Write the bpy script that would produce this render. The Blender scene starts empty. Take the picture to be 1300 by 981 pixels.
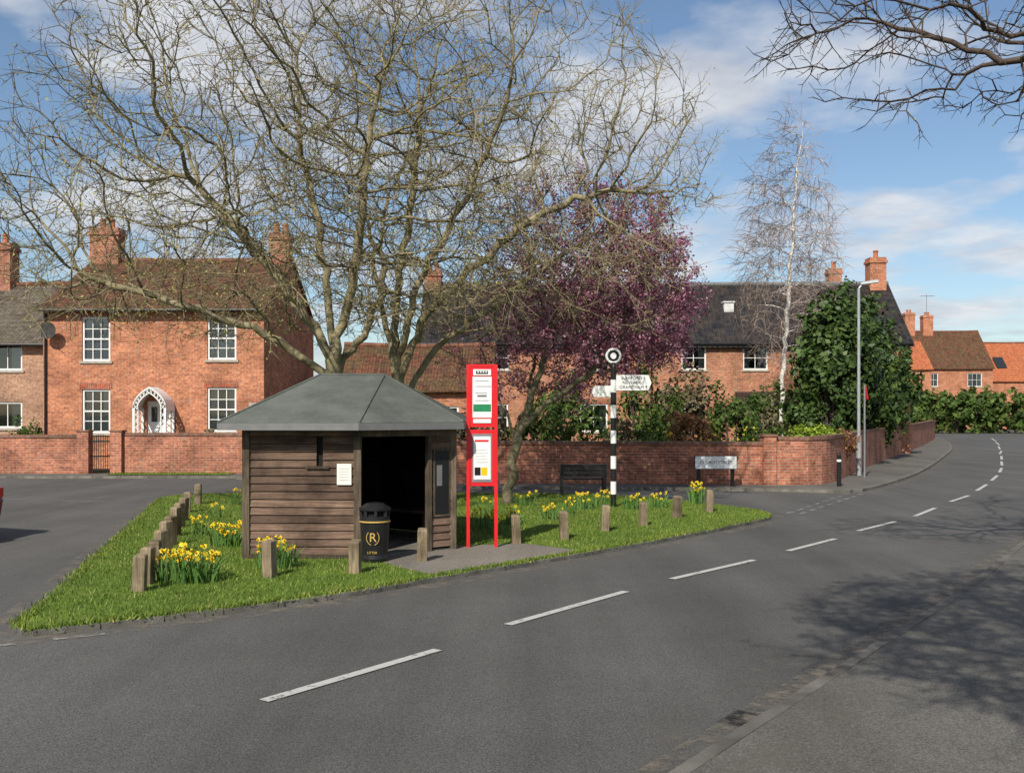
import bpy, math, random
import numpy as np
from mathutils import Vector, Matrix
random.seed(7); rng=np.random.default_rng(7)
scene=bpy.context.scene
col=scene.collection
# ------------------------------------------------------------ materials
def base(name):
    m=bpy.data.materials.new(name); m.use_nodes=True
    nt=m.node_tree; b=nt.nodes['Principled BSDF']
    return m,nt.nodes,nt.links,b
def rgba(c): return (c[0],c[1],c[2],1)
def mixc(N,L,fac,a,b,mode='MIX'):
    n=N.new('ShaderNodeMix'); n.data_type='RGBA'; n.blend_type=mode
    for s,v in ((0,fac),(6,a),(7,b)):
        if hasattr(v,'is_linked'): L.new(v,n.inputs[s])
        elif s==0: n.inputs[0].default_value=v
        else: n.inputs[s].default_value=rgba(v)
    return n.outputs[2]
def noise(N,L,vec,scale,detail=4,rough=.6):
    n=N.new('ShaderNodeTexNoise'); n.inputs['Scale'].default_value=scale
    n.inputs['Detail'].default_value=detail; n.inputs['Roughness'].default_value=rough
    if vec is not None: L.new(vec,n.inputs['Vector'])
    return n.outputs['Fac']
def ramp(N,L,fac,stops):
    r=N.new('ShaderNodeValToRGB'); e=r.color_ramp.elements
    while len(e)<len(stops): e.new(.5)
    for i,(p,c) in enumerate(stops):
        e[i].position=p; e[i].color=rgba(c) if not isinstance(c,(int,float)) else (c,c,c,1)
    L.new(fac,r.inputs[0]); return r.outputs[0]
def math_(N,L,op,a,b=None):
    n=N.new('ShaderNodeMath'); n.operation=op
    for i,v in enumerate((a,b)):
        if v is None: continue
        if hasattr(v,'is_linked'): L.new(v,n.inputs[i])
        else: n.inputs[i].default_value=v
    return n.outputs[0]
def bump(N,L,b,h,strength=.3,dist=.02):
    n=N.new('ShaderNodeBump'); n.inputs['Strength'].default_value=strength; n.inputs['Distance'].default_value=dist
    L.new(h,n.inputs['Height']); L.new(n.outputs[0],b.inputs['Normal'])
def simple(name,c,rough=.7,var=.2,scale=6,bmp=0,bscale=60,metal=0,spec=.3):
    m,N,L,b=base(name)
    tc=N.new('ShaderNodeTexCoord'); v=tc.outputs['Object']
    f=noise(N,L,v,scale,2)
    f=ramp(N,L,f,[(.3,0),(.7,1)])
    L.new(mixc(N,L,f,[x*(1-var) for x in c],[x*(1+var) for x in c]),b.inputs['Base Color'])
    b.inputs['Roughness'].default_value=rough; b.inputs['Metallic'].default_value=metal
    b.inputs['Specular IOR Level'].default_value=spec
    if bmp: bump(N,L,b,noise(N,L,v,bscale,2),bmp)
    return m
def island(name,stops,rough=.7,trans=.25):
    m,N,L,b=base(name)
    g=N.new('ShaderNodeNewGeometry')
    c=ramp(N,L,g.outputs['Random Per Island'],stops)
    L.new(c,b.inputs['Base Color']); b.inputs['Roughness'].default_value=rough
    b.inputs['Specular IOR Level'].default_value=.2
    if trans:
        t=N.new('ShaderNodeBsdfTranslucent'); L.new(c,t.inputs[0])
        mx=N.new('ShaderNodeMixShader'); mx.inputs[0].default_value=trans
        L.new(b.outputs[0],mx.inputs[1]); L.new(t.outputs[0],mx.inputs[2])
        L.new(mx.outputs[0],N['Material Output'].inputs[0])
    return m
def brick(name,c1,c2,mortar,bw=.235,rh=.08,stain=.35):
    m,N,L,b=base(name)
    tc=N.new('ShaderNodeTexCoord'); v=tc.outputs['UV']
    t=N.new('ShaderNodeTexBrick'); L.new(v,t.inputs['Vector'])
    t.inputs['Scale'].default_value=1; t.inputs['Brick Width'].default_value=bw; t.inputs['Row Height'].default_value=rh
    t.inputs['Mortar Size'].default_value=.007; t.inputs['Mortar Smooth'].default_value=.2; t.inputs['Bias'].default_value=-.1
    t.inputs['Color1'].default_value=rgba(c1); t.inputs['Color2'].default_value=rgba(c2); t.inputs['Mortar'].default_value=rgba(mortar)
    f1=ramp(N,L,noise(N,L,v,1.1,4),[(.3,1-stain),(.62,1.12)])
    f2=ramp(N,L,noise(N,L,v,9,2,.7),[(.25,.6),(.7,1.25)])
    c=mixc(N,L,1,t.outputs['Color'],f1,'MULTIPLY'); c=mixc(N,L,1,c,f2,'MULTIPLY')
    fp=ramp(N,L,noise(N,L,v,2.7,4,.65),[(.58,0),(.75,.5)])
    c=mixc(N,L,fp,c,[x*.9 for x in mortar])
    L.new(c,b.inputs['Base Color']); b.inputs['Roughness'].default_value=.9; b.inputs['Specular IOR Level'].default_value=.15
    inv=math_(N,L,'SUBTRACT',1,t.outputs['Fac']); bump(N,L,b,inv,.5,.01)
    return m
def pantile(name,c1,c2,lichen,lam=.3,spec=.2,rough=.8,gap=.012):
    m,N,L,b=base(name)
    tc=N.new('ShaderNodeTexCoord'); v=tc.outputs['UV']
    t=N.new('ShaderNodeTexBrick'); L.new(v,t.inputs['Vector']); t.offset=0
    t.inputs['Scale'].default_value=1; t.inputs['Brick Width'].default_value=.26; t.inputs['Row Height'].default_value=.32
    t.inputs['Mortar Size'].default_value=gap
    t.inputs['Color1'].default_value=rgba(c1); t.inputs['Color2'].default_value=rgba(c2); t.inputs['Mortar'].default_value=rgba([x*.3 for x in c2])  # dark joint colour paints in the shadow gaps between tile rows
    sx=N.new('ShaderNodeSeparateXYZ'); L.new(v,sx.inputs[0])
    su=math_(N,L,'SINE',math_(N,L,'MULTIPLY',sx.outputs[0],2*math.pi/.26))
    sv=math_(N,L,'FRACT',math_(N,L,'DIVIDE',sx.outputs[1],.32))
    h=math_(N,L,'SUBTRACT',math_(N,L,'MULTIPLY',su,.5),math_(N,L,'MULTIPLY',sv,1.1))
    lf=ramp(N,L,noise(N,L,v,1.2,5,.72),[(.42,0),(.66,lam*2)])
    c=mixc(N,L,lf,t.outputs['Color'],lichen)
    c=mixc(N,L,1,c,ramp(N,L,noise(N,L,v,7,3,.75),[(.3,.45),(.7,1.4)]),'MULTIPLY')
    L.new(c,b.inputs['Base Color']); b.inputs['Roughness'].default_value=rough; b.inputs['Specular IOR Level'].default_value=spec
    bump(N,L,b,h,.8,.045)
    return m
BR_L=brick('brick_orange',(.58,.21,.10),(.38,.12,.062),(.44,.36,.28))
BR_W=brick('brick_wall',(.50,.175,.10),(.31,.105,.065),(.42,.35,.28),stain=.5)
BR_R=brick('brick_long',(.52,.21,.11),(.36,.135,.075),(.40,.34,.27))
BR_O=brick('brick_pale',(.46,.25,.16),(.35,.18,.11),(.44,.37,.30))
LINT=brick('brick_lintel',(.40,.11,.06),(.29,.08,.045),(.34,.26,.2),bw=.08,rh=.24)
COPE=brick('brick_coping',(.28,.14,.095),(.18,.09,.065),(.2,.17,.14),bw=.08,rh=.3)
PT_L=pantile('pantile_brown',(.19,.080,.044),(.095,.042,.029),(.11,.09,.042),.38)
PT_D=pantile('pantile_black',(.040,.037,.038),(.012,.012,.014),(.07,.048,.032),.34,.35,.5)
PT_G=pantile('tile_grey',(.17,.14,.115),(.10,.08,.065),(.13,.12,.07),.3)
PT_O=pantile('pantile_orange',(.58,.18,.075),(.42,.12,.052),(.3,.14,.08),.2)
WHITE=simple('white_paint',(.80,.80,.78),.45,.04)
CREAM=simple('paper',(.78,.76,.70),.7,.05)
STONE=simple('stone',(.40,.36,.30),.85,.2,8,.3)
CONC=simple('kerb_stone',(.15,.14,.12),.9,.4,3,.5)
CONCD=simple('kerb_stone_dark',(.12,.11,.098),.95,.4,2.5,.5)
BLACK=simple('black_paint',(.015,.015,.016),.4,.2)
IRON=simple('cast_iron',(.045,.042,.04),.7,.3)
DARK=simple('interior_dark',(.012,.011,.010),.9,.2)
CURT=simple('curtain',(.60,.58,.55),.9,.15,10)
RED=simple('red_paint',(.66,.012,.018),.35,.10,3,spec=.5)
GREEN_P=simple('green_vinyl',(.02,.22,.09),.5,.1)
GOLD=simple('gold',(.50,.33,.09),.45,.1)
GALV=simple('galvanised',(.42,.44,.45),.45,.12,8,metal=.5)
TERRA=simple('terracotta',(.42,.15,.075),.8,.2)
RIDGE=simple('ridge_tile',(.18,.08,.05),.85,.35,3)
LEAD=simple('lead',(.17,.17,.17),.7,.1)
PLAST=simple('roof_vent',(.62,.62,.6),.7,.1)
GREYBOX=simple('grey_plastic',(.2,.2,.21),.6,.1)
def wood(name,c,rough=.85,horizontal=True):
    m,N,L,b=base(name)
    tc=N.new('ShaderNodeTexCoord'); mp=N.new('ShaderNodeMapping')
    mp.inputs['Scale'].default_value=(1.2,1.2,30) if horizontal else (22,22,1.5)
    L.new(tc.outputs['Object'],mp.inputs[0])
    f=ramp(N,L,noise(N,L,mp.outputs[0],2.0,5,.7),[(.3,.45),(.7,1.4)])
    g=N.new('ShaderNodeNewGeometry')
    r=ramp(N,L,g.outputs['Random Per Island'],[(0,.6),(1,1.35)])
    st=ramp(N,L,noise(N,L,tc.outputs['Object'],2.3,5,.6),[(.35,.5),(.6,1.12)])
    c_=mixc(N,L,1,c,f,'MULTIPLY'); c_=mixc(N,L,1,c_,r,'MULTIPLY'); c_=mixc(N,L,1,c_,st,'MULTIPLY')
    L.new(c_,b.inputs['Base Color']); b.inputs['Roughness'].default_value=rough; b.inputs['Specular IOR Level'].default_value=.2
    bump(N,L,b,noise(N,L,mp.outputs[0],3,4,.7),.4,.01)
    return m
BOARD=wood('weathered_board',(.145,.094,.068))
POSTW=wood('post_wood',(.20,.155,.10),horizontal=False)
FRAMEW=wood('frame_wood',(.11,.085,.06),horizontal=False)
def felt():
    m,N,L,b=base('roof_felt'); tc=N.new('ShaderNodeTexCoord'); v=tc.outputs['Object']
    f=ramp(N,L,noise(N,L,v,1.7,5,.65),[(.35,(.088,.096,.086)),(.65,(.135,.145,.13))])
    f=mixc(N,L,1,f,ramp(N,L,noise(N,L,v,120,2,.8),[(.3,.6),(.7,1.35)]),'MULTIPLY')
    L.new(f,b.inputs['Base Color']); b.inputs['Roughness'].default_value=.95; b.inputs['Specular IOR Level'].default_value=.12; bump(N,L,b,noise(N,L,v,90,2),.4,.01); return m
FELT=felt()
def asphalt(name,c,patch=.12):
    m,N,L,b=base(name); tc=N.new('ShaderNodeTexCoord'); v=tc.outputs['Object']
    a=ramp(N,L,noise(N,L,v,.35,6,.65),[(.3,1-patch),(.7,1+patch)])
    s=ramp(N,L,noise(N,L,v,75,2,.9),[(.3,.45),(.5,1.0),(.72,1.8)])
    mp=N.new('ShaderNodeMapping'); mp.inputs['Rotation'].default_value=(0,0,math.radians(41)); mp.inputs['Scale'].default_value=(1,.05,1)
    L.new(v,mp.inputs[0]); tr=ramp(N,L,noise(N,L,mp.outputs[0],.9,4,.6),[(.35,.86),(.65,1.13)])
    o=c
    for k in (a,s,tr): o=mixc(N,L,1,o,k,'MULTIPLY')
    L.new(o,b.inputs['Base Color']); b.inputs['Roughness'].default_value=.88; b.inputs['Specular IOR Level'].default_value=.2
    bump(N,L,b,noise(N,L,v,85,2,.8),.5,.01); return m
ASPH=asphalt('asphalt',(.095,.0915,.087),.16)
PAVE=asphalt('footpath_asphalt',(.122,.114,.102),.16)
PAD=asphalt('pad_asphalt',(.19,.17,.145),.15)
def overlay(name,c,lo,hi,sc,mx_=1.0):
    m,N,L,b=base(name); tc=N.new('ShaderNodeTexCoord'); v=tc.outputs['Object']
    b.inputs['Base Color'].default_value=rgba(c); b.inputs['Roughness'].default_value=.9
    t=N.new('ShaderNodeBsdfTransparent'); mx=N.new('ShaderNodeMixShader')
    L.new(ramp(N,L,noise(N,L,v,sc,5,.75),[(lo,0),(hi,mx_)]),mx.inputs[0]); L.new(t.outputs[0],mx.inputs[1]); L.new(b.outputs[0],mx.inputs[2])
    L.new(mx.outputs[0],N['Material Output'].inputs[0]); return m
PAINT=overlay('road_paint',(.50,.49,.46),.30,.46,10,.9)
PAINTW=overlay('worn_road_paint',(.42,.41,.39),.44,.60,12,.6)
DIRT=overlay('gutter_grit',(.20,.17,.135),.45,.62,5,.7)
DIRT2=overlay('gutter_grit_light',(.17,.155,.13),.50,.70,2.2,.55)
def grassmat(name,a,bc,c):
    m,N,L,b=base(name); tc=N.new('ShaderNodeTexCoord'); v=tc.outputs['Object']
    f=ramp(N,L,noise(N,L,v,1.3,5,.7),[(.3,a),(.55,bc),(.72,c)])
    f=mixc(N,L,1,f,ramp(N,L,noise(N,L,v,60,2,.8),[(.3,.5),(.7,1.4)]),'MULTIPLY')
    L.new(f,b.inputs['Base Color']); b.inputs['Roughness'].default_value=.95; b.inputs['Specular IOR Level'].default_value=.1
    bump(N,L,b,noise(N,L,v,45,2,.8),.8,.03); return m
GRASS=grassmat('grass_turf',(.075,.12,.022),(.12,.19,.03),(.18,.22,.05))
SOIL=grassmat('garden_ground',(.05,.04,.025),(.05,.075,.02),(.07,.10,.03))
FIELD=grassmat('field',(.05,.075,.02),(.07,.10,.03),(.09,.11,.04))
def blade_mat():
    m,N,L,b=base('grass_blade'); g=N.new('ShaderNodeNewGeometry'); tc=N.new('ShaderNodeTexCoord')
    c=ramp(N,L,g.outputs['Random Per Island'],[(0,(.07,.12,.018)),(.5,(.125,.20,.03)),(.88,(.19,.27,.05)),(1,(.32,.30,.13))])
    k=ramp(N,L,noise(N,L,tc.outputs['Object'],.9,4,.65),[(.32,(.70,.74,.7)),(.66,(1.25,1.1,1.0))])
    c=mixc(N,L,1,c,k,'MULTIPLY'); L.new(c,b.inputs['Base Color']); b.inputs['Roughness'].default_value=.6; b.inputs['Specular IOR Level'].default_value=.2
    return m
BLADE=blade_mat()
DLEAF=island('daffodil_leaf',[(0,(.05,.12,.03)),(1,(.13,.24,.05))],.5,0)
DYEL=island('daffodil_petal',[(0,(.76,.58,.03)),(1,(.88,.74,.08))],.5,.25)
DOR=island('daffodil_trumpet',[(0,(.82,.46,.01)),(1,(.86,.60,.02))],.5,0)
def glass():
    m,N,L,b=base('window_glass'); N.remove(b)
    g=N.new('ShaderNodeBsdfGlossy'); g.inputs['Roughness'].default_value=.03; g.inputs[0].default_value=(.8,.85,.9,1)
    t=N.new('ShaderNodeBsdfTransparent'); t.inputs[0].default_value=(.75,.8,.8,1)
    f=N.new('ShaderNodeFresnel'); f.inputs[0].default_value=1.9
    mx=N.new('ShaderNodeMixShader'); L.new(f.outputs[0],mx.inputs[0]); L.new(t.outputs[0],mx.inputs[1]); L.new(g.outputs[0],mx.inputs[2])
    L.new(mx.outputs[0],N['Material Output'].inputs[0]); return m
GLASS=glass()
BARK=simple('bark_olive',(.23,.195,.115),.9,.45,3,.6,25)
TWIG=simple('twig_olive',(.22,.18,.105),.9,.3,3)
BARKD=simple('bark_dark',(.085,.062,.05),.9,.3,5,.5,25)
BARKP=simple('bark_plum',(.14,.12,.07),.9,.3,5,.5,25)
BIRCH=simple('birch_bark',(.60,.56,.51),.8,.4,3,.2,20)
BTWIG=simple('birch_twig',(.28,.21,.18),.9,.25,5)
BUD=island('bud',[(0,(.22,.20,.055)),(.6,(.32,.31,.085)),(1,(.42,.40,.13))],.7,0)
BLOS=island('plum_blossom',[(0,(.12,.035,.05)),(.25,(.32,.10,.16)),(.6,(.54,.24,.34)),(1,(.74,.46,.55))],.7,.3)
HOLLY=island('holly_leaf',[(0,(.022,.042,.012)),(.6,(.05,.09,.02)),(1,(.10,.14,.04))],.45,0)
SHRG=island('shrub_green',[(0,(.04,.07,.018)),(.6,(.085,.14,.03)),(1,(.15,.20,.05))])
SHRY=island('shrub_lime',[(0,(.16,.24,.02)),(1,(.36,.46,.06))])
SHRO=island('shrub_russet',[(0,(.16,.07,.035)),(.6,(.32,.15,.07)),(1,(.40,.24,.11))])
SHRB=island('shrub_brown',[(0,(.06,.05,.03)),(.6,(.14,.11,.06)),(1,(.20,.17,.09))],.7,0)
DIST=island('distant_twigs',[(0,(.07,.06,.045)),(.6,(.12,.105,.075)),(1,(.16,.14,.09))],.8,0)
CARP=simple('car_paint',(.20,.01,.014),.25,.05,spec=.6)
TYRE=simple('rubber',(.02,.02,.02),.8,.1)
CARGL=simple('car_glass',(.02,.025,.03),.06,.05,spec=.7)
# ------------------------------------------------------------ mesh builder
class MB:
    def __init__(s): s.v=[]; s.f=[]; s.m=[]; s.mats=[]; s.M=Matrix.Identity(4)
    def frame(s,p0=None,p1=None,z=0):
        if p0 is None: s.M=Matrix.Identity(4); return 0
        d=Vector((p1[0]-p0[0],p1[1]-p0[1],0)); l=d.length; d/=l
        s.M=Matrix(((d.x,-d.y,0,p0[0]),(d.y,d.x,0,p0[1]),(0,0,1,z),(0,0,0,1))); return l
    def mi(s,m):
        if m not in s.mats: s.mats.append(m)
        return s.mats.index(m)
    def addv(s,pts):
        b=len(s.v); s.v+= [tuple(s.M@Vector(p)) for p in pts]; return b
    def poly(s,pts,m):
        b=s.addv(pts); s.f.append(tuple(range(b,b+len(pts)))); s.m.append(s.mi(m))
    def faces(s,pts,fs,m):
        b=s.addv(pts); k=s.mi(m)
        for f in fs: s.f.append(tuple(b+i for i in f)); s.m.append(k)
    def box(s,a,b,m):
        x0,y0,z0=[min(a[i],b[i]) for i in range(3)]; x1,y1,z1=[max(a[i],b[i]) for i in range(3)]
        s.faces([(x0,y0,z0),(x1,y0,z0),(x1,y1,z0),(x0,y1,z0),(x0,y0,z1),(x1,y0,z1),(x1,y1,z1),(x0,y1,z1)],
          [(3,2,1,0),(4,5,6,7),(0,1,5,4),(1,2,6,5),(2,3,7,6),(3,0,4,7)],m)
    def prism(s,pts,z0,z1,m,mside=None):
        n=len(pts); s.poly([(p[0],p[1],z1) for p in pts],m)
        s.faces([(p[0],p[1],z0) for p in pts]+[(p[0],p[1],z1) for p in pts],[(i,(i+1)%n,n+(i+1)%n,n+i) for i in range(n)],mside or m)
    def slab(s,p4,t,m):
        q=[Vector(p) for p in p4]; w=[p-Vector((0,0,t)) for p in q]; n=len(q)
        s.faces(q+w,[tuple(range(n)),tuple(range(2*n-1,n-1,-1))]+[(i,n+i,n+(i+1)%n,(i+1)%n) for i in range(n)],m)
    def cyl(s,a,b,r0,r1,n,m):
        a=Vector(a); b=Vector(b); d=(b-a).normalized(); u=d.orthogonal().normalized(); w=d.cross(u)
        P=[a+(u*math.cos(t)+w*math.sin(t))*r0 for t in [2*math.pi*i/n for i in range(n)]]
        Q=[b+(u*math.cos(t)+w*math.sin(t))*r1 for t in [2*math.pi*i/n for i in range(n)]]
        s.faces(P+Q,[(i,(i+1)%n,n+(i+1)%n,n+i) for i in range(n)]+[tuple(range(n-1,-1,-1)),tuple(range(n,2*n))],m)
    def wall(s,w,z0,z1,ops,m,depth=.12):
        us=sorted({0,w}|{o[0] for o in ops}|{o[1] for o in ops}); vs=sorted({z0,z1}|{o[2] for o in ops}|{o[3] for o in ops})
        for i in range(len(us)-1):
            for j in range(len(vs)-1):
                cu=(us[i]+us[i+1])/2; cv=(vs[j]+vs[j+1])/2
                if any(o[0]<cu<o[1] and o[2]<cv<o[3] for o in ops): continue
                s.poly([(us[i],0,vs[j]),(us[i+1],0,vs[j]),(us[i+1],0,vs[j+1]),(us[i],0,vs[j+1])],m)
        for a,b,c,d in ops:
            e=depth
            s.poly([(a,0,c),(a,0,d),(a,e,d),(a,e,c)],m); s.poly([(b,0,c),(b,e,c),(b,e,d),(b,0,d)],m)
            s.poly([(a,0,d),(b,0,d),(b,e,d),(a,e,d)],m); s.poly([(a,0,c),(a,e,c),(b,e,c),(b,0,c)],m)
    def build(s,name,parent=None,bevel=0,smooth=False):
        me=bpy.data.meshes.new(name); off=parent.location if parent else Vector((0,0,0))
        me.from_pydata([(v[0]-off.x,v[1]-off.y,v[2]-off.z) for v in s.v],[],s.f)
        for m in s.mats: me.materials.append(m)
        me.polygons.foreach_set('material_index',s.m)
        uv=me.uv_layers.new(name='UVMap')
        me.update()
        for p in me.polygons:
            n=p.normal
            if abs(n.z)>.999: t=Vector((1,0,0)); w=Vector((0,1,0))
            else: t=Vector((-n.y,n.x,0)).normalized(); w=n.cross(t)
            for li in p.loop_indices:
                c=Vector(s.v[me.loops[li].vertex_index]); uv.data[li].uv=(c.dot(t),c.dot(w))
        if smooth: me.polygons.foreach_set('use_smooth',[True]*len(me.polygons))
        o=bpy.data.objects.new(name,me); col.objects.link(o)
        if parent: o.parent=parent
        if bevel:
            b=o.modifiers.new('b','BEVEL'); b.width=bevel; b.segments=2; b.limit_method='ANGLE'
        return o
def empty(name,loc):
    e=bpy.data.objects.new(name,None); e.location=loc; e.empty_display_size=.3; col.objects.link(e); return e
def text(name,body,size,loc,rotz,m,parent,ax='CENTER',ext=.0):
    c=bpy.data.curves.new(name,'FONT'); c.body=body; c.size=size; c.align_x=ax; c.align_y='CENTER'; c.extrude=ext
    c.materials.append(m); o=bpy.data.objects.new(name,c); col.objects.link(o)
    o.parent=parent; o.location=Vector(loc)-parent.location; o.rotation_euler=(math.pi/2,0,rotz); return o
# ------------------------------------------------------------ world, sun, camera
S=Vector((-.37,-.929,0)).normalized(); el=math.radians(40)
S=Vector((S.x*math.cos(el),S.y*math.cos(el),math.sin(el)))
w=bpy.data.worlds.new('World'); scene.world=w; w.use_nodes=True
N=w.node_tree.nodes; L=w.node_tree.links; bg=N['Background']
sky=N.new('ShaderNodeTexSky'); sky.sky_type='NISHITA'; sky.sun_disc=False
sky.sun_elevation=el; sky.sun_rotation=math.atan2(S.x,S.y)%(2*math.pi); sky.ozone_density=1.4; sky.air_density=1.0; sky.dust_density=.7
tc=N.new('ShaderNodeTexCoord'); sp=N.new('ShaderNodeSeparateXYZ'); L.new(tc.outputs['Generated'],sp.inputs[0])
zz=math_(N,L,'ADD',math_(N,L,'MAXIMUM',sp.outputs[2],0),.13)
cb=N.new('ShaderNodeCombineXYZ'); L.new(math_(N,L,'DIVIDE',sp.outputs[0],zz),cb.inputs[0]); L.new(math_(N,L,'DIVIDE',sp.outputs[1],zz),cb.inputs[1])
cb.inputs[2].default_value=5.2
n1=noise(N,L,cb.outputs[0],1.35,6,.54)
cm=ramp(N,L,n1,[(.46,0),(.59,1)])
n2=noise(N,L,cb.outputs[0],2.6,4,.6)
cc=ramp(N,L,n2,[(.36,(5.1,5.3,5.9)),(.60,(7.4,7.5,7.7))])
skc=mixc(N,L,1,sky.outputs[0],(1.0,1.06,1.10),'MULTIPLY')
cmx=math_(N,L,'MULTIPLY',cm,.85)
L.new(mixc(N,L,cmx,skc,cc),bg.inputs[0]); bg.inputs[1].default_value=.108
sd=bpy.data.lights.new('sun','SUN'); sd.energy=5.0; sd.angle=math.radians(.5); sd.color=(1,.94,.82)
so=bpy.data.objects.new('sun',sd); so.rotation_euler=S.to_track_quat('Z','Y').to_euler(); so.location=(-20,-20,30); col.objects.link(so)
cd=bpy.data.cameras.new('camera'); cam=bpy.data.objects.new('camera',cd); col.objects.link(cam); scene.camera=cam
cam.location=(0,0,2); cam.rotation_euler=(math.pi/2,0,0); cd.lens=35; cd.sensor_width=36; cd.shift_y=.0265; cd.clip_end=3000
scene.view_settings.view_transform='Standard'; scene.view_settings.look='None'; scene.view_settings.exposure=0
# ------------------------------------------------------------ ground, roads
RZ=-.07
def sheet(name,pts,z,m):
    b=MB(); b.poly([(p[0],p[1],z) for p in pts],m); return b.build(name)
sheet('ground',[(-1500,-1500),(1500,-1500),(1500,1500),(-1500,1500)],-.12,FIELD)
sheet('road',[(-80,-30),(110,-30),(110,150),(-80,150)],RZ,ASPH)
def smooth_line(P,k=4):
    out=[]; n=len(P)
    for i in range(n-1):
        p0=Vector(P[max(i-1,0)]);p1=Vector(P[i]);p2=Vector(P[i+1]);p3=Vector(P[min(i+2,n-1)])
        for j in range(k):
            t=j/k; out.append(.5*((2*p1)+(p2-p0)*t+(2*p0-5*p1+4*p2-p3)*t*t+(3*p1-p0-3*p2+p3)*t**3))
    out.append(Vector(P[-1])); return [(v.x,v.y) for v in out]
def strip(b,line,w0,w1,z,m,closed=False):
    n=len(line); L_=[Vector(p) for p in line]; A=[];B=[]
    for i in range(n):
        a=L_[i-1] if (i>0 or closed) else L_[i]; c=L_[(i+1)%n] if (i<n-1 or closed) else L_[i]
        t=(c-a).normalized(); nn=Vector((t.y,-t.x)); A.append(L_[i]+nn*w0); B.append(L_[i]+nn*w1)
    for i in range(n if closed else n-1):
        j=(i+1)%n; b.poly([(A[i].x,A[i].y,z),(B[i].x,B[i].y,z),(B[j].x,B[j].y,z),(A[j].x,A[j].y,z)],m)
    return A,B
def resample(line,step,closed=False):
    P=[Vector(p) for p in line]+([Vector(line[0])] if closed else []); out=[P[0]]; need=step
    for a,c in zip(P,P[1:]):
        d=(c-a).length; t=need
        while t<=d: out.append(a+(c-a)*(t/d)); t+=step
        need=t-d
    if not closed: out.append(P[-1])
    elif (out[-1]-P[0]).length<step*.4: out.pop()
    return [(v.x,v.y) for v in out]
def kerb(name,line,closed=False,wd=.12,z=.010,m=None,stone=.9,far=70):
    m=m or CONC; L_=[Vector(p) for p in resample(line,stone,closed)]; n=len(L_); b=MB()
    for i in range(n if closed else n-1):
        a=L_[i]; c=L_[(i+1)%n]; t=c-a
        if t.length<.05: continue
        t.normalize(); nn=Vector((t.y,-t.x))*wd; g=.006 if a.length<far else 0
        a2=a+t*g; c2=c-t*g; dz=random.uniform(-.004,.004)
        P=[a2,a2+nn,c2+nn,c2]
        b.faces([(p.x,p.y,RZ-.03) for p in P]+[(p.x,p.y,z+dz) for p in P],[(0,1,5,4),(1,2,6,5),(2,3,7,6),(3,0,4,7),(4,5,6,7)],m)
    return b.build(name)
front=smooth_line([(-4.49,9.29),(-3.41,10.03),(-2.03,11.14),(-.51,12.83),(.55,13.97),(2.58,16.3),(4.3,18.5),(5.0,19.5)],4)
back=smooth_line([(5.0,19.5),(5.1,20.3),(4.7,21.3),(3.4,23.3),(1.5,24.7),(-3,24.9),(-6.5,24.9),(-8.0,24.5),(-8.25,23.4)],4)
left=smooth_line([(-8.25,23.4),(-7.75,21.5),(-5.73,13.66),(-4.95,10.6),(-4.75,9.6),(-4.49,9.29)],4)
green=front[:-1]+back[:-1]+left[:-1]
b=MB(); b.prism(green,RZ-.02,.0,GRASS); b.build('village_green')
kerb('green_kerb',green,True,.08,-.012,stone=.6)
pad=[(-1.45,12.95),(-1.0,12.38),(-.51,12.9),(.55,14.04),(.95,14.55),(.2,15.3),(-.87,15.0),(-1.7,14.2),(-2.0,13.8)]
b=MB(); b.prism(pad,-.02,.008,PAD); b.build('bus_stop_pavement')
lk=smooth_line([(80,172),(60,135),(42,101),(34,79),(26.4,60),(19.8,46),(13.6,33.7),(9.4,26.7),(8.3,26.1),(6.8,26.6),(0,27.5),(-5.2,27.9),(-7,29.5),(-8.8,31.6),(-14,31.9),(-80,31.9)],3)
lk=lk[::-1]
b=MB(); b.prism(lk+[(80,400),(-80,400)],RZ-.02,0,PAVE); b.build('pavement')
kerb('pavement_kerb',lk)
rk=smooth_line([(-9,-8.5),(-4,-1.3),(-1,2.85),(1.97,6.93),(5.49,11.76),(7.88,15.3),(12.6,22),(17.8,28.5),(23,37),(29,48),(34.5,58),(44,76),(53,99),(66,130),(88,172)],3)
rkr=rk[::-1]
b=MB(); b.prism(rkr+[(-9,-30),(140,-30),(140,172)],RZ-.02,-.02,PAVE); b.build('pavement')
kerb('pavement_kerb',rkr,z=-.014,m=CONCD,wd=.10)
b=MB(); strip(b,rk,-.70,-.10,RZ+.003,DIRT2); strip(b,rk,-.32,-.10,RZ+.007,DIRT); strip(b,rk,-.0,.45,-.016,DIRT2)
strip(b,green,.08,.36,RZ+.003,DIRT,True); strip(b,lk,.12,.45,RZ+.003,DIRT); b.build('gutter_grit')
b=MB(); A,B=strip(b,rk,2.6,60,.006,FIELD); b.build('grass_verge')
sheet('garden_lawn',[(-60,33.5),(-9,33.5),(-9,47),(-6,47),(-6,28.9),(7.2,28.3),(9,29.3),(26,63.5),(46,108),(46,200),(-60,200)],.012,SOIL)
sheet('grass_strip',[(-13.2,32.35),(-9.2,32.3),(-9.2,33.2),(-13.2,33.2)],.016,GRASS)
b=MB()
def dash(x0,y0,x1,y1,w=.10,z=RZ+.010,m=None):
    k=1.033; a=Vector((x0*k,y0*k)); c=Vector((x1*k,y1*k)); t=(c-a).normalized(); n=Vector((-t.y,t.x))*w/2
    b.poly([(*(a-n),z),(*(c-n),z),(*(c+n),z),(*(a+n),z)],m or PAINT)
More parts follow.
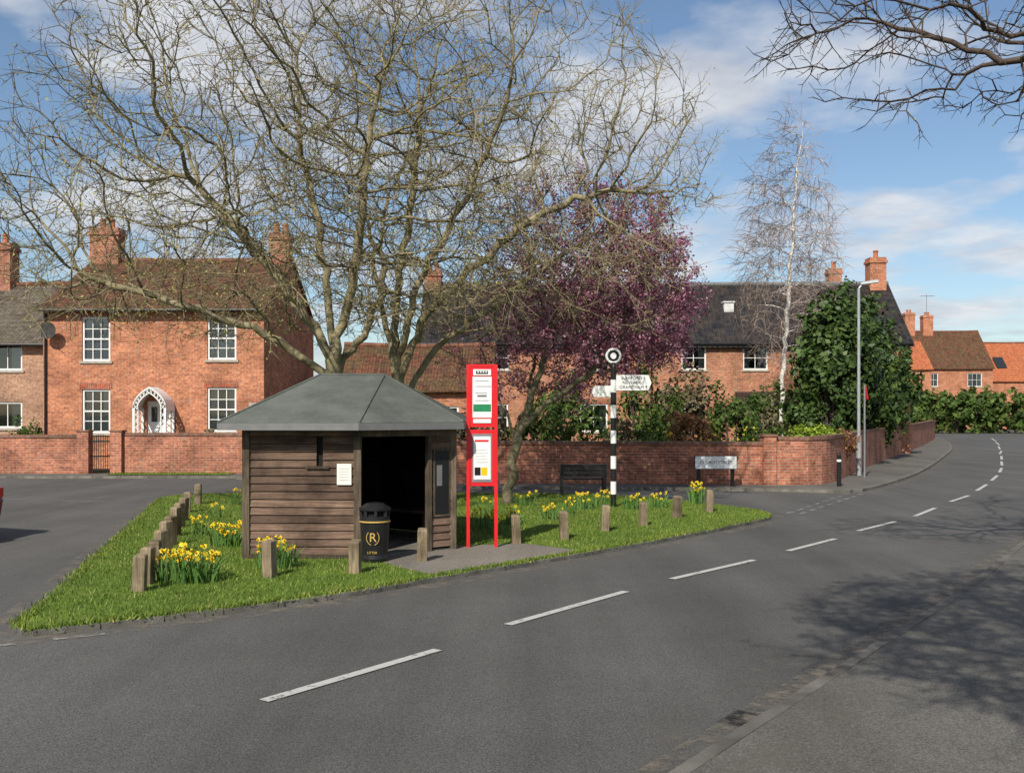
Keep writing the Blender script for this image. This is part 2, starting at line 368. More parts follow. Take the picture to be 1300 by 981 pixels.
for d in [(-1.73,6.93,-.63,8.43),(-.04,9.43,1.28,11.2),(1.93,12.04,3.31,13.6),(4.02,14.5,5.16,15.9),(5.9,16.97,7.1,18.45),(7.85,19.4,8.97,21.1),(9.95,22.6,11.15,24.3),(12.04,25.8,13.4,28.1),(14.3,29.7,15.7,32.2),(16.6,33.9,18.0,36.6),(18.9,38.4,20.5,41.7),(21.3,43.3,23.1,47),(24.2,49.4,26.3,53.5),(27.4,55.9,29.8,61),(31,63.3,34,70),(35,72,39,81),(-4.4,3.1,-3.0,5.1)]: dash(*d)
for d in [(-11.8,23.2,-11.0,23.2),(-10.3,22.8,-9.2,22.6)]: dash(*d,m=PAINTW)
for r in range(2):
    a=Vector((5.5+.25*r,19.9-.05*r)); c=Vector((8.6+.3*r,25.2-.1*r)); n=8
    for i in range(n):
        p=a.lerp(c,i/n); q=a.lerp(c,(i+.55)/n); dash(p.x,p.y,q.x,q.y,.10,m=PAINTW)
a=Vector((-3.7,9.05)); c=Vector((-8.6,5.9)); n=8
for i in range(n):
    p=a.lerp(c,i/n); q=a.lerp(c,(i+.6)/n); dash(p.x,p.y,q.x,q.y,.08,m=PAINTW)
b.build('road_markings')
b=MB(); b.frame((1.42,6.65),(1.68,7.0)); b.box((0,-.16,RZ-.01),(.34,.06,RZ+.003),IRON)
for i in range(6): b.box((.03+i*.05,-.14,RZ+.003),(.05+i*.05,.04,RZ+.006),DARK)
b.build('drain_cover')
# ------------------------------------------------------------ vegetation tools
def npmesh(name,V,F,mats,mi=None,parent=None,smooth=False):
    me=bpy.data.meshes.new(name); me.from_pydata(V.tolist(),[],F.tolist() if hasattr(F,'tolist') else F)
    for m in mats: me.materials.append(m)
    if mi is not None: me.polygons.foreach_set('material_index',np.asarray(mi,dtype=np.int32))
    if smooth: me.polygons.foreach_set('use_smooth',np.ones(len(me.polygons),dtype=bool))
    me.update(); o=bpy.data.objects.new(name,me); col.objects.link(o)
    if parent: o.parent=parent
    return o
def nrm(a): return a/np.maximum(np.linalg.norm(a,axis=-1,keepdims=True),1e-9)
REF=nrm(np.array([.31,.93,.2]))
def tubes(S_,E_,DS,DE,RS,RE,k):
    def ring(P,D,R):
        u=nrm(np.cross(D,REF)); w_=np.cross(D,u); t=np.arange(k)*2*np.pi/k
        return P[:,None]+(u[:,None]*np.cos(t)[None,:,None]+w_[:,None]*np.sin(t)[None,:,None])*R[:,None,None]
    V=np.concatenate([ring(S_,DS,RS),ring(E_,DE,RE)],1).reshape(-1,3); n=len(S_)
    i=np.arange(k); q=np.stack([i,(i+1)%k,k+(i+1)%k,k+i],1)
    return V,(np.arange(n)*2*k)[:,None,None]+q[None]
def merge(parts):
    Vs=[];Fs=[];o=0
    for V,F in parts:
        F=F.reshape(-1,4); Vs.append(V); Fs.append(F+o); o+=len(V)
    return np.concatenate(Vs),np.concatenate(Fs)
def leafq(P,size,outn=None,asp=.55):
    n=len(P); d=nrm(rng.normal(size=(n,3)))
    if outn is not None: nn=nrm(outn+rng.normal(size=(n,3))*.7); a=nrm(np.cross(nn,d)); c=np.cross(nn,a)
    else: a=d; c=nrm(np.cross(a,rng.normal(size=(n,3))))
    s=(size*rng.uniform(.6,1.3,n))[:,None]
    V=np.stack([P-a*s,P-c*s*asp,P+a*s,P+c*s*asp],1).reshape(-1,3)
    return V,np.arange(4*n).reshape(-1,4)
def colonize(nodes,par,pts,step,kill,infl,maxit=140,jit=.18,up=0.):
    nodes=[np.array(p,float) for p in nodes]; par=list(par); kids=[[] for _ in nodes]
    for i,p in enumerate(par):
        if p>=0: kids[p].append(i)
    best=np.full(len(pts),1e9); bi=np.zeros(len(pts),int); new=list(range(len(nodes)))
    for it in range(maxit):
        if not new or len(pts)==0: break
        NN=np.array([nodes[i] for i in new]); D=np.sqrt(((pts[:,None,:]-NN[None])**2).sum(2))
        j=D.argmin(1); d=D[np.arange(len(pts)),j]; m=d<best; best[m]=d[m]; bi[m]=np.array(new)[j[m]]
        k=best>kill; pts=pts[k];best=best[k];bi=bi[k]
        act=best<infl
        if not act.any(): break
        arr=np.array(nodes); dr=(pts[act]-arr[bi[act]])/best[act][:,None]
        ub,inv=np.unique(bi[act],return_inverse=True); sm=np.zeros((len(ub),3)); np.add.at(sm,inv,dr)
        new=[]
        for u,s_ in zip(ub,sm):
            if len(kids[u])>=3: continue
            l=np.linalg.norm(s_)
            if l<1e-4: s_=rng.normal(size=3); l=np.linalg.norm(s_)
            v=s_/l+rng.normal(size=3)*jit+np.array([0,0,up]); 
            if par[u]>=0: v=v+ .35*nrm(nodes[u]-nodes[par[u]])
            v/=np.linalg.norm(v); p=nodes[u]+v*step
            if any(np.linalg.norm(nodes[c]-p)<step*.45 for c in kids[u]): continue
            nodes.append(p); par.append(u); kids.append([]); kids[u].append(len(nodes)-1); new.append(len(nodes)-1)
    return np.array(nodes),np.array(par)
def limbs(trunk,ls,step):
    nodes=[np.array(trunk[0],float)]; par=[-1]
    def path(start,pts):
        cur=start
        for p in pts:
            p=np.array(p,float); a=nodes[cur]; n=max(1,int(round(np.linalg.norm(p-a)/step)))
            for i in range(1,n+1):
                nodes.append(a+(p-a)*i/n+(rng.normal(size=3)*.035)); par.append(cur if i==1 else len(nodes)-2)
                cur=len(nodes)-1
        return cur
    top=path(0,trunk[1:])
    for s_,pts in ls:
        if s_ is None: st=top
        else: st=int(np.argmin([abs(n[2]-s_) if i<=top else 9e9 for i,n in enumerate(nodes)]))
        path(st,pts)
    return nodes,par
def envelope(els,n,zmin=None,fn=None):
    vol=[e[3]*e[4]*e[5] for e in els]; tot=sum(vol); out=[]
    for e,v in zip(els,vol):
        k=int(n*v/tot); p=nrm(rng.normal(size=(k,3)))*(rng.uniform(0,1,k)**(1/2.6))[:,None]
        out.append(p*np.array(e[3:6])+np.array(e[0:3]))
    P=np.concatenate(out)
    if zmin is not None: P=P[P[:,2]>zmin]
    if fn is not None: P=P[fn(P)]
    return P
def tree(name,trunk,ls,pts,step,kill,infl,tip,expo,bark,twigs=2,twl=.35,twr=.005,twup=.15,twig_mat=None,leafmat=None,nleaf=0,leafs=.03,leaffn=None,jit=.18,flare=1.3,maxtw=.02):
    nodes,par=limbs(trunk,ls,step); P,par=colonize(nodes,par,pts,step,kill,infl,jit=jit)
    n=len(P); acc=np.zeros(n); kidmax=np.full(n,-1); cnt=np.zeros(n,int)
    for i in range(n-1,0,-1):
        if cnt[i]==0: acc[i]=tip**expo
        acc[par[i]]+=acc[i]; cnt[par[i]]+=1
    r=acc**(1/expo)
    for i in range(1,n):
        if kidmax[par[i]]<0 or r[i]>r[kidmax[par[i]]]: kidmax[par[i]]=i
    D=np.zeros((n,3)); D[1:]=nrm(P[1:]-P[par[1:]]); D[0]=(0,0,1)
    D2=D.copy(); hk=kidmax>=0; D2[hk]=nrm(D[hk]+D[kidmax[hk]])
    z0=P[0][2]; fl=1+(flare-1)*np.exp(-(P[:,2]-z0)/.35); r2=r*fl
    idx=np.arange(1,n); pa=par[1:]; main=kidmax[pa]==idx
    DS=np.where(main[:,None],D2[pa],D[1:]); RS=np.where(main,r2[pa],np.minimum(r2[pa],r2[1:]*1.25))
    parts=[]
    for lo,hi,k in ((.06,9,10),(.02,.06,6),(0,.02,3)):
        m=(r[1:]>=lo)&(r[1:]<hi)
        if m.any(): parts.append(tubes(P[pa][m],P[1:][m],DS[m],D2[1:][m],RS[m],r2[1:][m],k))
    V,F=merge(parts); o=npmesh(name,V,F,[bark],smooth=True)
    thin=np.where(r<maxtw)[0]; thin=thin[thin>0]
    ends=P[thin]
    if twigs:
        s0=np.repeat(thin,twigs); A=P[s0]; d=nrm(D[s0]*.8+rng.normal(size=(len(s0),3))*.65+np.array([0,0,twup]))
        l=(twl*rng.uniform(.4,1.2,len(s0)))[:,None]; B=A+d*l; d2=nrm(d+rng.normal(size=d.shape)*.35+np.array([0,0,twup])); C=B+d2*l*.9
        d3=nrm(d+rng.normal(size=d.shape)*.8+np.array([0,0,twup])); E=B+d3*l*.6; E2=A+d*l*.55+nrm(d+rng.normal(size=d.shape)*.9)*l*.5
        R=np.full(len(A),twr)
        V,F=merge([tubes(A,B,d,d,R*1.3,R,3),tubes(B,C,d2,d2,R,R*.5,3),tubes(B,E,d3,d3,R*.9,R*.5,3),tubes(A+d*l*.55,E2,d3,d3,R*.9,R*.5,3)])
        npmesh('twigs',V,F,[twig_mat or bark],parent=o)
        ends=np.concatenate([B,C,E,E2])
    if leafmat and nleaf:
        q=ends
        if leaffn is not None: q=q[leaffn(q)]
        q=q[rng.integers(0,len(q),nleaf)]+rng.normal(size=(nleaf,3))*leafs*1.6
        V,F=leafq(q,leafs); npmesh('leaves',V,F,[leafmat],parent=o)
    print(name,n,r[0]); return o
pts=envelope([(-4.6,20,6.4,5.6,5,4.9),(-8.0,19.8,5.3,2.3,2.6,2.2)],2900,3.6)
tree('bare_tree',[(-3.65,20,-.05),(-3.7,20,1),(-3.62,20,2.2),(-3.6,20,3.0)],
 [(None,[(-4.2,19.8,4.2),(-5.2,19.5,5.4),(-6.2,19.3,6.6)]),(None,[(-3.7,20.1,4.4),(-4.0,20.4,6.0),(-4.4,20.5,7.6)]),
  (None,[(-3.2,19.7,4.3),(-2.9,19.3,5.8),(-2.7,19.0,7.5)]),(2.7,[(-4.6,19.6,3.4),(-6.3,19.2,4.1),(-8,19,4.6)]),
  (2.4,[(-3.3,20.5,3.3),(-2.8,21.5,4.6),(-3,22.6,6)]),(2.9,[(-4.3,20.6,4.0),(-5.5,21.7,5.6),(-6.5,22.6,6.6)])],
 pts,.26,.42,2.2,.0112,2.3,BARK,2,.40,.0058,.12,TWIG,BUD,15000,.025,None,maxtw=.026,jit=.24)
pts=envelope([(-.6,21,6.9,4.9,4.4,4.5),(2.6,20.6,5.7,1.8,2,1.4)],2400,3.8)
tree('bare_tree',[(-2.45,21,-.05),(-2.4,21,1.5),(-2.45,21,2.9)],
 [(None,[(-2.5,21,4.2),(-2.2,20.9,6),(-1.9,20.8,8.2)]),(2.6,[(-1.9,20.8,3.9),(-.9,20.5,5.0),(.6,20.3,6.1),(2,20.3,6.6)]),
  (None,[(-2.9,21.6,4.4),(-3.2,22.2,6.2)]),(2.2,[(-1.7,21.6,3.4),(-.2,22.2,4.6),(1,22.8,5.6)]),(None,[(-2,20.5,4.4),(-1,20,6.2),(-.3,19.6,7.6)])],
 pts,.26,.42,2.2,.010,2.3,BARK,2,.40,.0055,.12,TWIG,BUD,7000,.023,None,maxtw=.024,jit=.24)
pts=envelope([(1.6,24.2,5.1,3.0,2.0,2.75),(3.05,24.0,4.3,1.4,1.3,1.5),(-.3,24.2,3.8,1.5,1.5,1.6)],1900,2.0)
tree('flowering_plum_tree',[(-.12,22.2,-.05),(-.02,22.4,.9),(.22,22.8,1.7)],
 [(None,[(.5,23.2,2.5),(.9,23.8,3.6),(1.2,24.2,5)]),(None,[(.9,23,2.3),(2,23.4,3.1),(2.9,23.8,4.0)]),(1.3,[(-.2,23,2.3),(-.6,23.6,3.2)]),(1.5,[(.4,23.6,2.5),(.6,24.8,3.6)])],
 pts,.2,.3,1.5,.008,2.25,BARKP,2,.26,.0045,.2,BARKD,BLOS,54000,.039,lambda q:(rng.uniform(size=len(q))<np.clip(.36+.26*(q[:,0]-0)-.12*np.maximum(q[:,2]-5.4,0),.08,1)),maxtw=.02)
def bfn(P):
    z=P[:,2]; rr=np.hypot(P[:,0]-11.4,P[:,1]-41); lim=np.interp(z,[3.5,6,9,12,14.8],[.8,2.0,2.1,1.5,.25]); return rr<lim
pts=np.stack([rng.uniform(9.2,13.6,2600),rng.uniform(38.8,43.2,2600),rng.uniform(4,14.8,2600)],1); pts=pts[bfn(pts)][:1000]
tree('birch_tree',[(11.0,40.8,0),(11.1,41,3),(11.3,41,6),(11.5,41,9),(11.7,41,11.5),(12.0,41,14)],[],pts,.3,.4,1.5,.009,2.2,BIRCH,3,.6,.008,-.35,BTWIG,None,0,jit=.1)
pts=np.concatenate([envelope([(10,10,9,5,5,4)],600,5.5),envelope([(5.6,11,6.3,2.9,1.9,1.15),(8,11.5,5.8,1.9,1.8,1.5)],850)])
pts=pts[(pts[:,2]-2)/pts[:,1]>np.interp(pts[:,0]/pts[:,1],[.24,.36,.42,.47,.52],[.350,.30,.255,.25,.20])]
tree('overhanging_tree',[(11.2,9.2,0),(11.1,9.3,2),(10.9,9.5,4)],
 [(None,[(9.6,10,5.4),(7.6,10.6,6.0),(6.6,10.9,6.2),(5.6,11,5.95)]),(None,[(11,9.6,6),(10.8,9,8)]),(3.6,[(9.7,10.5,4.9),(8.3,11.2,5.5)]),(None,[(12,8.6,6),(13,7.8,8)])],
 pts,.2,.3,1.6,.0085,2.2,BARKD,2,.2,.005,.0,None,BUD,1200,.014,None,maxtw=.022,jit=.34)
pts=envelope([(2.9,.6,7.6,3.6,3.4,2.1)],1200); pts=pts[(pts[:,2]-2)>.5*np.maximum(pts[:,1],0)+1.2]
tree('roadside_tree',[(2.2,-4.2,-.1),(2.2,-4.0,2.5),(2.3,-3.4,4.4)],[(None,[(1.8,-1.8,6.0),(1.6,.4,7.2)]),(None,[(2.9,-1.8,6.2),(3.6,.2,7.4)]),(None,[(3.4,-2.6,5.8),(5.0,-.6,7.0)])],
 pts,.24,.34,1.8,.011,2.3,BARKD,3,.36,.0095,.1,None,BUD,14000,.045,maxtw=.024)
def foliage(name,els,n,size,m,clump=.3,nc=50,trunk=None,zmin=.0,stem=BARKD):
    Ps=[];Ns=[]
    for (x,y,z,a,b_,c) in els:
        k=n//len(els); cd_=nrm(rng.normal(size=(nc,3)))*(rng.uniform(.45,1.02,nc))[:,None]
        ci=rng.integers(0,nc,k); sc=rng.uniform(.5,1.3,nc)[ci][:,None]
        off=nrm(rng.normal(size=(k,3)))*(rng.uniform(0,1,k)**.5)[:,None]*clump*sc
        q=cd_[ci]+off; Ps.append(q*np.array([a,b_,c])+np.array([x,y,z])); Ns.append(nrm(off+.5*cd_[ci]))
    P=np.concatenate(Ps); Nn=np.concatenate(Ns); k=P[:,2]>zmin; P=P[k];Nn=Nn[k]
    V,F=leafq(P,size,Nn,.6); o=npmesh(name,V,F,[m])
    b=MB()
    for (x,y,z,a,b_,c) in els:
        for i in range(4):
            b.cyl((x+random.uniform(-.1,.1)*a,y,0),(x+random.uniform(-.4,.4)*a,y+random.uniform(-.4,.4)*b_,z+c*.4),.05*min(a,1.5),.015,6,stem)
    b.build('stems',o); return o
foliage('holly_tree',[(12.0,37.3,3.2,1.75,1.6,3.1),(12.9,38.5,3.7,1.4,1.3,3.3)],11000,.13,HOLLY,.3,60)
foliage('holly_tree',[(14.6,43,3.7,1.9,1.8,3.5),(15.8,44.2,3.2,1.6,1.6,3.1)],10000,.14,HOLLY,.3,60)
foliage('holly_tree',[(17.7,48.5,3.3,1.9,1.9,3.2)],6000,.15,HOLLY,.3,60)
for (x,y,z,a,b_,c,m,n,s_) in [(7.0,31.5,1.5,1.0,.8,1.5,SHRG,3000,.07),(8.2,32.5,1.2,.8,.8,1.2,SHRB,2200,.07),(5.4,30.2,1.1,.85,.7,1.0,SHRO,3400,.06),(9.4,31.0,1.1,1.0,.8,.55,SHRY,2600,.06),
   (4.3,30.5,.9,.6,.6,.8,SHRG,1500,.06),(3.3,30.8,1.1,.6,.6,.9,SHRB,1500,.06),(10.4,33.8,1.3,.9,.9,1.2,HOLLY,2400,.08),(1.0,30.6,1.2,1.2,.8,1.1,SHRG,2400,.07),(-1.0,31.2,1.1,1.1,.8,1.1,SHRB,2000,.07),
   (6.4,38,1.7,1.5,1.0,1.9,SHRB,3000,.1),(2.0,36,1.6,1.6,1.0,1.7,SHRG,2600,.1),(-16.7,34.3,1.0,.55,.5,.9,SHRG,1300,.06),(-10.2,34.4,.9,.6,.5,.6,SHRB,1000,.06),(-3.6,33,1.3,1.3,.9,1.2,SHRG,2400,.09),(-6.6,35,1.6,1.6,.9,1.5,SHRB,2400,.1),(19.6,52.5,1.4,1.0,1.2,1.3,HOLLY,1500,.12),
   (8.9,35.5,1.4,1.0,.8,1.8,SHRG,2600,.08),(7.9,29.9,.9,.5,.5,.75,SHRG,1300,.05),(10.3,31.6,1.0,.6,.6,.6,SHRO,1200,.06),(4.6,35,1.9,1.3,.9,1.9,SHRG,2600,.09)]:
    foliage('garden_shrub',[(x,y,z,a,b_,c)],n,s_,m,.32,30)
foliage('hedge',[(40+i*2.1,104+((i*7)%3)*.4,2.1,1.9,1.6,2.4+.25*math.sin(i*1.7)) for i in range(18)],15000,.32,SHRG,.35,30)
foliage('distant_trees',[(-60+i*11,165+((i*5)%4)*6,4,8,5,4+1.5*math.sin(i*2.1)) for i in range(22)],13000,.6,DIST,.35,40)
def inpoly(P,poly):
    x=P[:,0];y=P[:,1];c=np.zeros(len(P),bool);n=len(poly)
    for i in range(n):
        x0,y0=poly[i];x1,y1=poly[(i+1)%n]
        m=((y0>y)!=(y1>y)); t=np.where(m,(x1-x0)*(y-y0)/((y1-y0) if y1!=y0 else 1e-9)+x0,0); c^=m&(x<t)
    return c
FP=[(-3.68,13.8),(-2.13,13.75),(-.87,14.7),(-1.0,16.2),(-2.3,17.2),(-3.9,16.3)]
def blades(name,poly,n,h,m,excl=[],over=0):
    px=[p[0] for p in poly];py=[p[1] for p in poly]
    P=np.stack([rng.uniform(min(px),max(px),n),rng.uniform(min(py),max(py),n)],1)
    k=inpoly(P,poly)
    for e in excl: k&=~inpoly(P,e)
    P=P[k]
    if over:
        A=np.array(poly); B=np.roll(A,-1,0); ln=np.linalg.norm(B-A,axis=1); ci=rng.choice(len(A),over,p=ln/ln.sum()); t=rng.uniform(size=(over,1))
        P=np.concatenate([P,A[ci]+(B[ci]-A[ci])*t+rng.normal(size=(over,2))*.045])
    n=len(P); a=rng.uniform(0,2*np.pi,n); w_=rng.uniform(.006,.012,n); hh=h*rng.uniform(.4,1.3,n); le=rng.normal(size=(n,2))*h*.5
    z=np.zeros(n); d=np.stack([np.cos(a)*w_,np.sin(a)*w_],1)
    V=np.stack([np.column_stack([P-d,z-.015]),np.column_stack([P+d,z-.015]),np.column_stack([P+le,hh])],1).reshape(-1,3)
    return npmesh(name,V,np.arange(3*n).reshape(-1,3),[m])
blades('grass',green,150000,.038,BLADE,[pad,FP],16000)
blades('grass',[(-13.2,32.35),(-9.2,32.3),(-9.2,33.2),(-13.2,33.2)],3000,.07,BLADE)
def daff(x,y,r,nf,h=.34,nl=None):
    nl=nl or int(nf*2.8); LV=[];LF=[];mi=[]
    def add(vs,fs,k):
        b0=len(LV); LV.extend(vs)
        for f in fs: LF.append([b0+i for i in f]); mi.append(k)
    for i in range(nl):
        a=random.uniform(0,6.28); q=r*math.sqrt(random.random()); px=x+q*math.cos(a); py=y+q*math.sin(a)*.8
        t=random.uniform(0,6.28); wd=.010; dx=math.cos(t)*wd; dy=math.sin(t)*wd; hh=h*random.uniform(.65,1.1); ox=random.gauss(0,.06)+ (px-x)*.2; oy=random.gauss(0,.06)+(py-y)*.2
        add([(px-dx,py-dy,0),(px+dx,py+dy,0),(px+dx+ox*.5,py+dy+oy*.5,hh*.65),(px-dx+ox*.5,py-dy+oy*.5,hh*.65),(px+ox*1.3,py+oy*1.3,hh)],[(0,1,2,3),(3,2,4)],0)
    for i in range(nf):
        a=random.uniform(0,6.28); q=r*1.05*math.sqrt(random.random()); p=Vector((x+q*math.cos(a),y+q*math.sin(a)*.85,h*random.uniform(.65,1.22)))
        st=.004; add([(p.x-st,p.y,0),(p.x+st,p.y,0),(p.x+st,p.y,p.z),(p.x-st,p.y,p.z)],[(0,1,2,3)],0)
        d=Vector((random.gauss(-.3,.7),random.gauss(-.5,.6),random.gauss(.1,.25))).normalized(); u=d.orthogonal().normalized(); w_=d.cross(u)
        R=.034
        for j in range(6):
            t=j*math.pi/3; e=u*math.cos(t)+w_*math.sin(t); s_=u*-math.sin(t)+w_*math.cos(t)
            add([tuple(p),tuple(p+e*R*.6+s_*R*.38),tuple(p+e*R*1.1-d*.006),tuple(p+e*R*.6-s_*R*.38)],[(0,1,2,3)],1)
        ring=[p+(u*math.cos(j*1.047)+w_*math.sin(j*1.047))*.010 for j in range(6)]; ring2=[p+d*.028+(u*math.cos(j*1.047)+w_*math.sin(j*1.047))*.014 for j in range(6)]
        add([tuple(v) for v in ring+ring2],[(j,(j+1)%6,6+(j+1)%6,6+j) for j in range(6)]+[(0,1,2,3,4,5)],2)
    me=bpy.data.meshes.new('daffodil_clump'); me.from_pydata(LV,[],LF)
    for m in (DLEAF,DYEL,DOR): me.materials.append(m)
    me.polygons.foreach_set('material_index',mi); o=bpy.data.objects.new('daffodil_clump',me); col.objects.link(o)
for d in [(-3.90,11.9,.38,64,.34),(-4.24,15.1,.32,38,.29),(-3.05,12.95,.25,26,.33),(-5.15,16.4,.15,8,.25),(-5.6,19.2,.2,6,.24),(-6.0,22,.3,8,.28),(-.5,17.3,.26,16,.29),(.0,18,.2,10,.27),(.75,18.8,.2,11,.27),(1.15,19.9,.18,8,.27),(1.45,20.9,.24,15,.29),(2.0,21.4,.22,14,.29),(2.55,20.8,.22,14,.29),(3.1,21.2,.22,12,.29),(4.1,22.1,.16,24,.40),(.3,21.6,.22,8,.27),(-.5,20.3,.18,6,.27),(-.25,16.6,.13,6,.26)]: daff(*d)
for d in [(5.9,29.0,.5,20,.5),(7.0,29.2,.5,18,.5),(4.3,29.2,.4,12,.5)]: daff(d[0],d[1],d[2],d[3],1.32,60)
# ------------------------------------------------------------ windows/doors/roofs
def window(b,u0,u1,v0,v1,nx,ny,sash=True,dep=.10,fr=WHITE,curt=True,sill=STONE):
    t=.07
    b.box((u0,dep-.05,v0),(u0+t,dep+.03,v1),fr); b.box((u1-t,dep-.05,v0),(u1,dep+.03,v1),fr)
    b.box((u0+t,dep-.05,v0),(u1-t,dep+.03,v0+t),fr); b.box((u0+t,dep-.05,v1-t),(u1-t,dep+.03,v1),fr)
    iu0,iu1,iv0,iv1=u0+t,u1-t,v0+t,v1-t
    if sash: vm=(iv0+iv1)/2; b.box((iu0,dep-.035,vm-.025),(iu1,dep+.02,vm+.025),fr)
    for i in range(1,nx): x=iu0+(iu1-iu0)*i/nx; b.box((x-.014,dep-.02,iv0),(x+.014,dep+.012,iv1),fr)
    for j in range(1,ny):
        z=iv0+(iv1-iv0)*j/ny
        if sash and abs(z-(iv0+iv1)/2)<.05: continue
        b.box((iu0,dep-.018,z-.014),(iu1,dep+.010,z+.014),fr)
    b.poly([(iu0,dep+.015,iv0),(iu1,dep+.015,iv0),(iu1,dep+.015,iv1),(iu0,dep+.015,iv1)],GLASS)
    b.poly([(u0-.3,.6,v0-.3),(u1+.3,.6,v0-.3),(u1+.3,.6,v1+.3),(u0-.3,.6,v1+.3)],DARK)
    if curt:
        w_=(iu1-iu0)
        for a,c in ((iu0,iu0+w_*.27),(iu1-w_*.27,iu1)):
            n=6
            for i in range(n):
                x0=a+(c-a)*i/n; x1=a+(c-a)*(i+1)/n; y0=.2+.03*(i%2); y1=.2+.03*((i+1)%2)
                b.poly([(x0,y0,iv0),(x1,y1,iv0),(x1,y1,iv1),(x0,y0,iv1)],CURT)
        if sash: b.poly([(iu0,.18,iv0),(iu1,.18,iv0),(iu1,.18,iv0+(iv1-iv0)*.42),(iu0,.18,iv0+(iv1-iv0)*.42)],CURT)
    if sill: b.box((u0-.08,-.05,v0-.09),(u1+.08,dep-.05,v0-.002),sill)
def gable_roof(name,par,x0,x1,y0,y1,ze,zr,m,over=.28,gx=.12,t=.09,ridge=RIDGE):
    b=MB(); ym=(y0+y1)/2; k=(zr-ze)/(ym-y0); a=ze-k*over+t; 
    nseg=max(2,int((x1-x0)/1.5)); xs=[x0-gx+(x1-x0+2*gx)*i/nseg for i in range(nseg+1)]; sag=[-.06*math.sin(math.pi*i/nseg)+random.uniform(-.02,.02) for i in range(nseg+1)]
    for i in range(nseg):
        s0,s1=sag[i],sag[i+1]
        b.slab([(xs[i],y0-over,a+s0*.5),(xs[i+1],y0-over,a+s1*.5),(xs[i+1],ym,zr+t+s1),(xs[i],ym,zr+t+s0)],t,m)
        b.slab([(xs[i+1],y1+over,a+s1*.5),(xs[i],y1+over,a+s0*.5),(xs[i],ym+.001,zr+t+s0),(xs[i+1],ym+.001,zr+t+s1)],t,m)
        b.cyl((xs[i],ym,zr+t+.01+s0),(xs[i+1]-.02,ym,zr+t+.01+s1),.12,.12,8,ridge)
    b.build(name,par)
def gutter(b,x0,x1,y,z):
    b.cyl((x0,y-.34,z-.14),(x1,y-.34,z-.14),.055,.055,8,BLACK)
def chimney(b,x,y,z0,z1,w_,d,m,pots=2):
    b.box((x-w_/2,y-d/2,z0),(x+w_/2,y+d/2,z1-.3),m); b.box((x-w_/2-.06,y-d/2-.06,z1-.3),(x+w_/2+.06,y+d/2+.06,z1-.16),m); b.box((x-w_/2-.01,y-d/2-.01,z1-.16),(x+w_/2+.01,y+d/2+.01,z1),m)
    for i in range(pots):
        px=x+(i-(pots-1)/2)*.36; b.cyl((px,y,z1),(px,y,z1+.42),.13,.11,12,TERRA); b.cyl((px,y,z1+.34),(px,y,z1+.38),.15,.15,12,TERRA)
def gables(b,x0,x1,y0,y1,ze,zr,m):
    ym=(y0+y1)/2
    for x,f in ((x0,-1),(x1,1)):
        P=[(x,y0,0),(x,y1,0),(x,y1,ze),(x,ym,zr),(x,y0,ze)]; b.poly(P if f>0 else P[::-1],m)
    b.poly([(x1,y1,0),(x0,y1,0),(x0,y1,ze),(x1,y1,ze)],m)
H=empty('brick_house',(-16.95,36,0)); x0,x1,y0,y1,ze,zr=-16.95,-8.97,36,45,5.85,8.15
b=MB(); gables(b,x0,x1,y0,y1,ze,zr,BR_L); b.frame((x0,y0),(x1,y0))
ops=[(1.4,2.42,3.9,5.5),(1.4,2.42,1.3,2.88),(5.93,6.98,3.95,5.5),(5.93,6.98,1.35,2.95),(3.75,4.6,0,2.45)]
b.wall(x1-x0,0,ze,ops,BR_L,.14)
for o in ops[:4]: b.box((o[0]-.1,-.006,o[3]),(o[1]+.1,.1,o[3]+.24),LINT)
for i in range(40): b.box((.1+i*.2,-.05,ze-.16),(.2+i*.2,0,ze-.06),BR_L)
b.build('walls',H)
b=MB(); b.frame((x0,y0),(x1,y0))
for o in ops[:4]: window(b,*o,3,4)
b.build('windows',H)
b=MB(); b.frame((x0,y0),(x1,y0)); o=ops[4]
b.box((o[0],.06,0),(o[1],.12,2.45),WHITE)
for (a,c,d,e) in ((.1,.38,.25,1.0),(.47,.75,.25,1.0)): b.box((o[0]+a,.04,d),(o[0]+c,.062,e),WHITE)
for (a,c) in ((.14,.36),(.49,.71)): b.poly([(o[0]+a,.055,1.7),(o[0]+c,.055,1.7),(o[0]+c,.055,2.25),(o[0]+a,.055,2.25)],CARGL)
b.build('door',H)
b=MB(); b.frame((x0,y0),(x1,y0)); pc=4.17
for sx in (-1,1):
    for yy in (-.9,-.05):
        b.box((pc+sx*.55-.04,yy-.04,0),(pc+sx*.55+.04,yy+.04,2.2),WHITE)
    for k in range(8):
        z=.2+k*.25; b.cyl((pc+sx*.55,-.9,z),(pc+sx*.55,-.1,z+.25),.014,.014,4,WHITE); b.cyl((pc+sx*.55,-.9,z+.25),(pc+sx*.55,-.1,z),.014,.014,4,WHITE)
    b.box((pc+sx*.40-.015,-.92,0),(pc+sx*.40+.015,-.88,2.2),WHITE)
    for k in range(9):
        z=.1+k*.22; b.cyl((pc+sx*.55,-.9,z),(pc+sx*.40,-.9,z+.2),.012,.012,4,WHITE); b.cyl((pc+sx*.40,-.9,z),(pc+sx*.55,-.9,z+.2),.012,.012,4,WHITE)
def garch(t,R0,H0):
    s=abs(2*t-1); return pc+(1 if t>.5 else -1)*R0*(1-(1-s)**1.7), 2.15+H0*(1-s)**.75
n=12
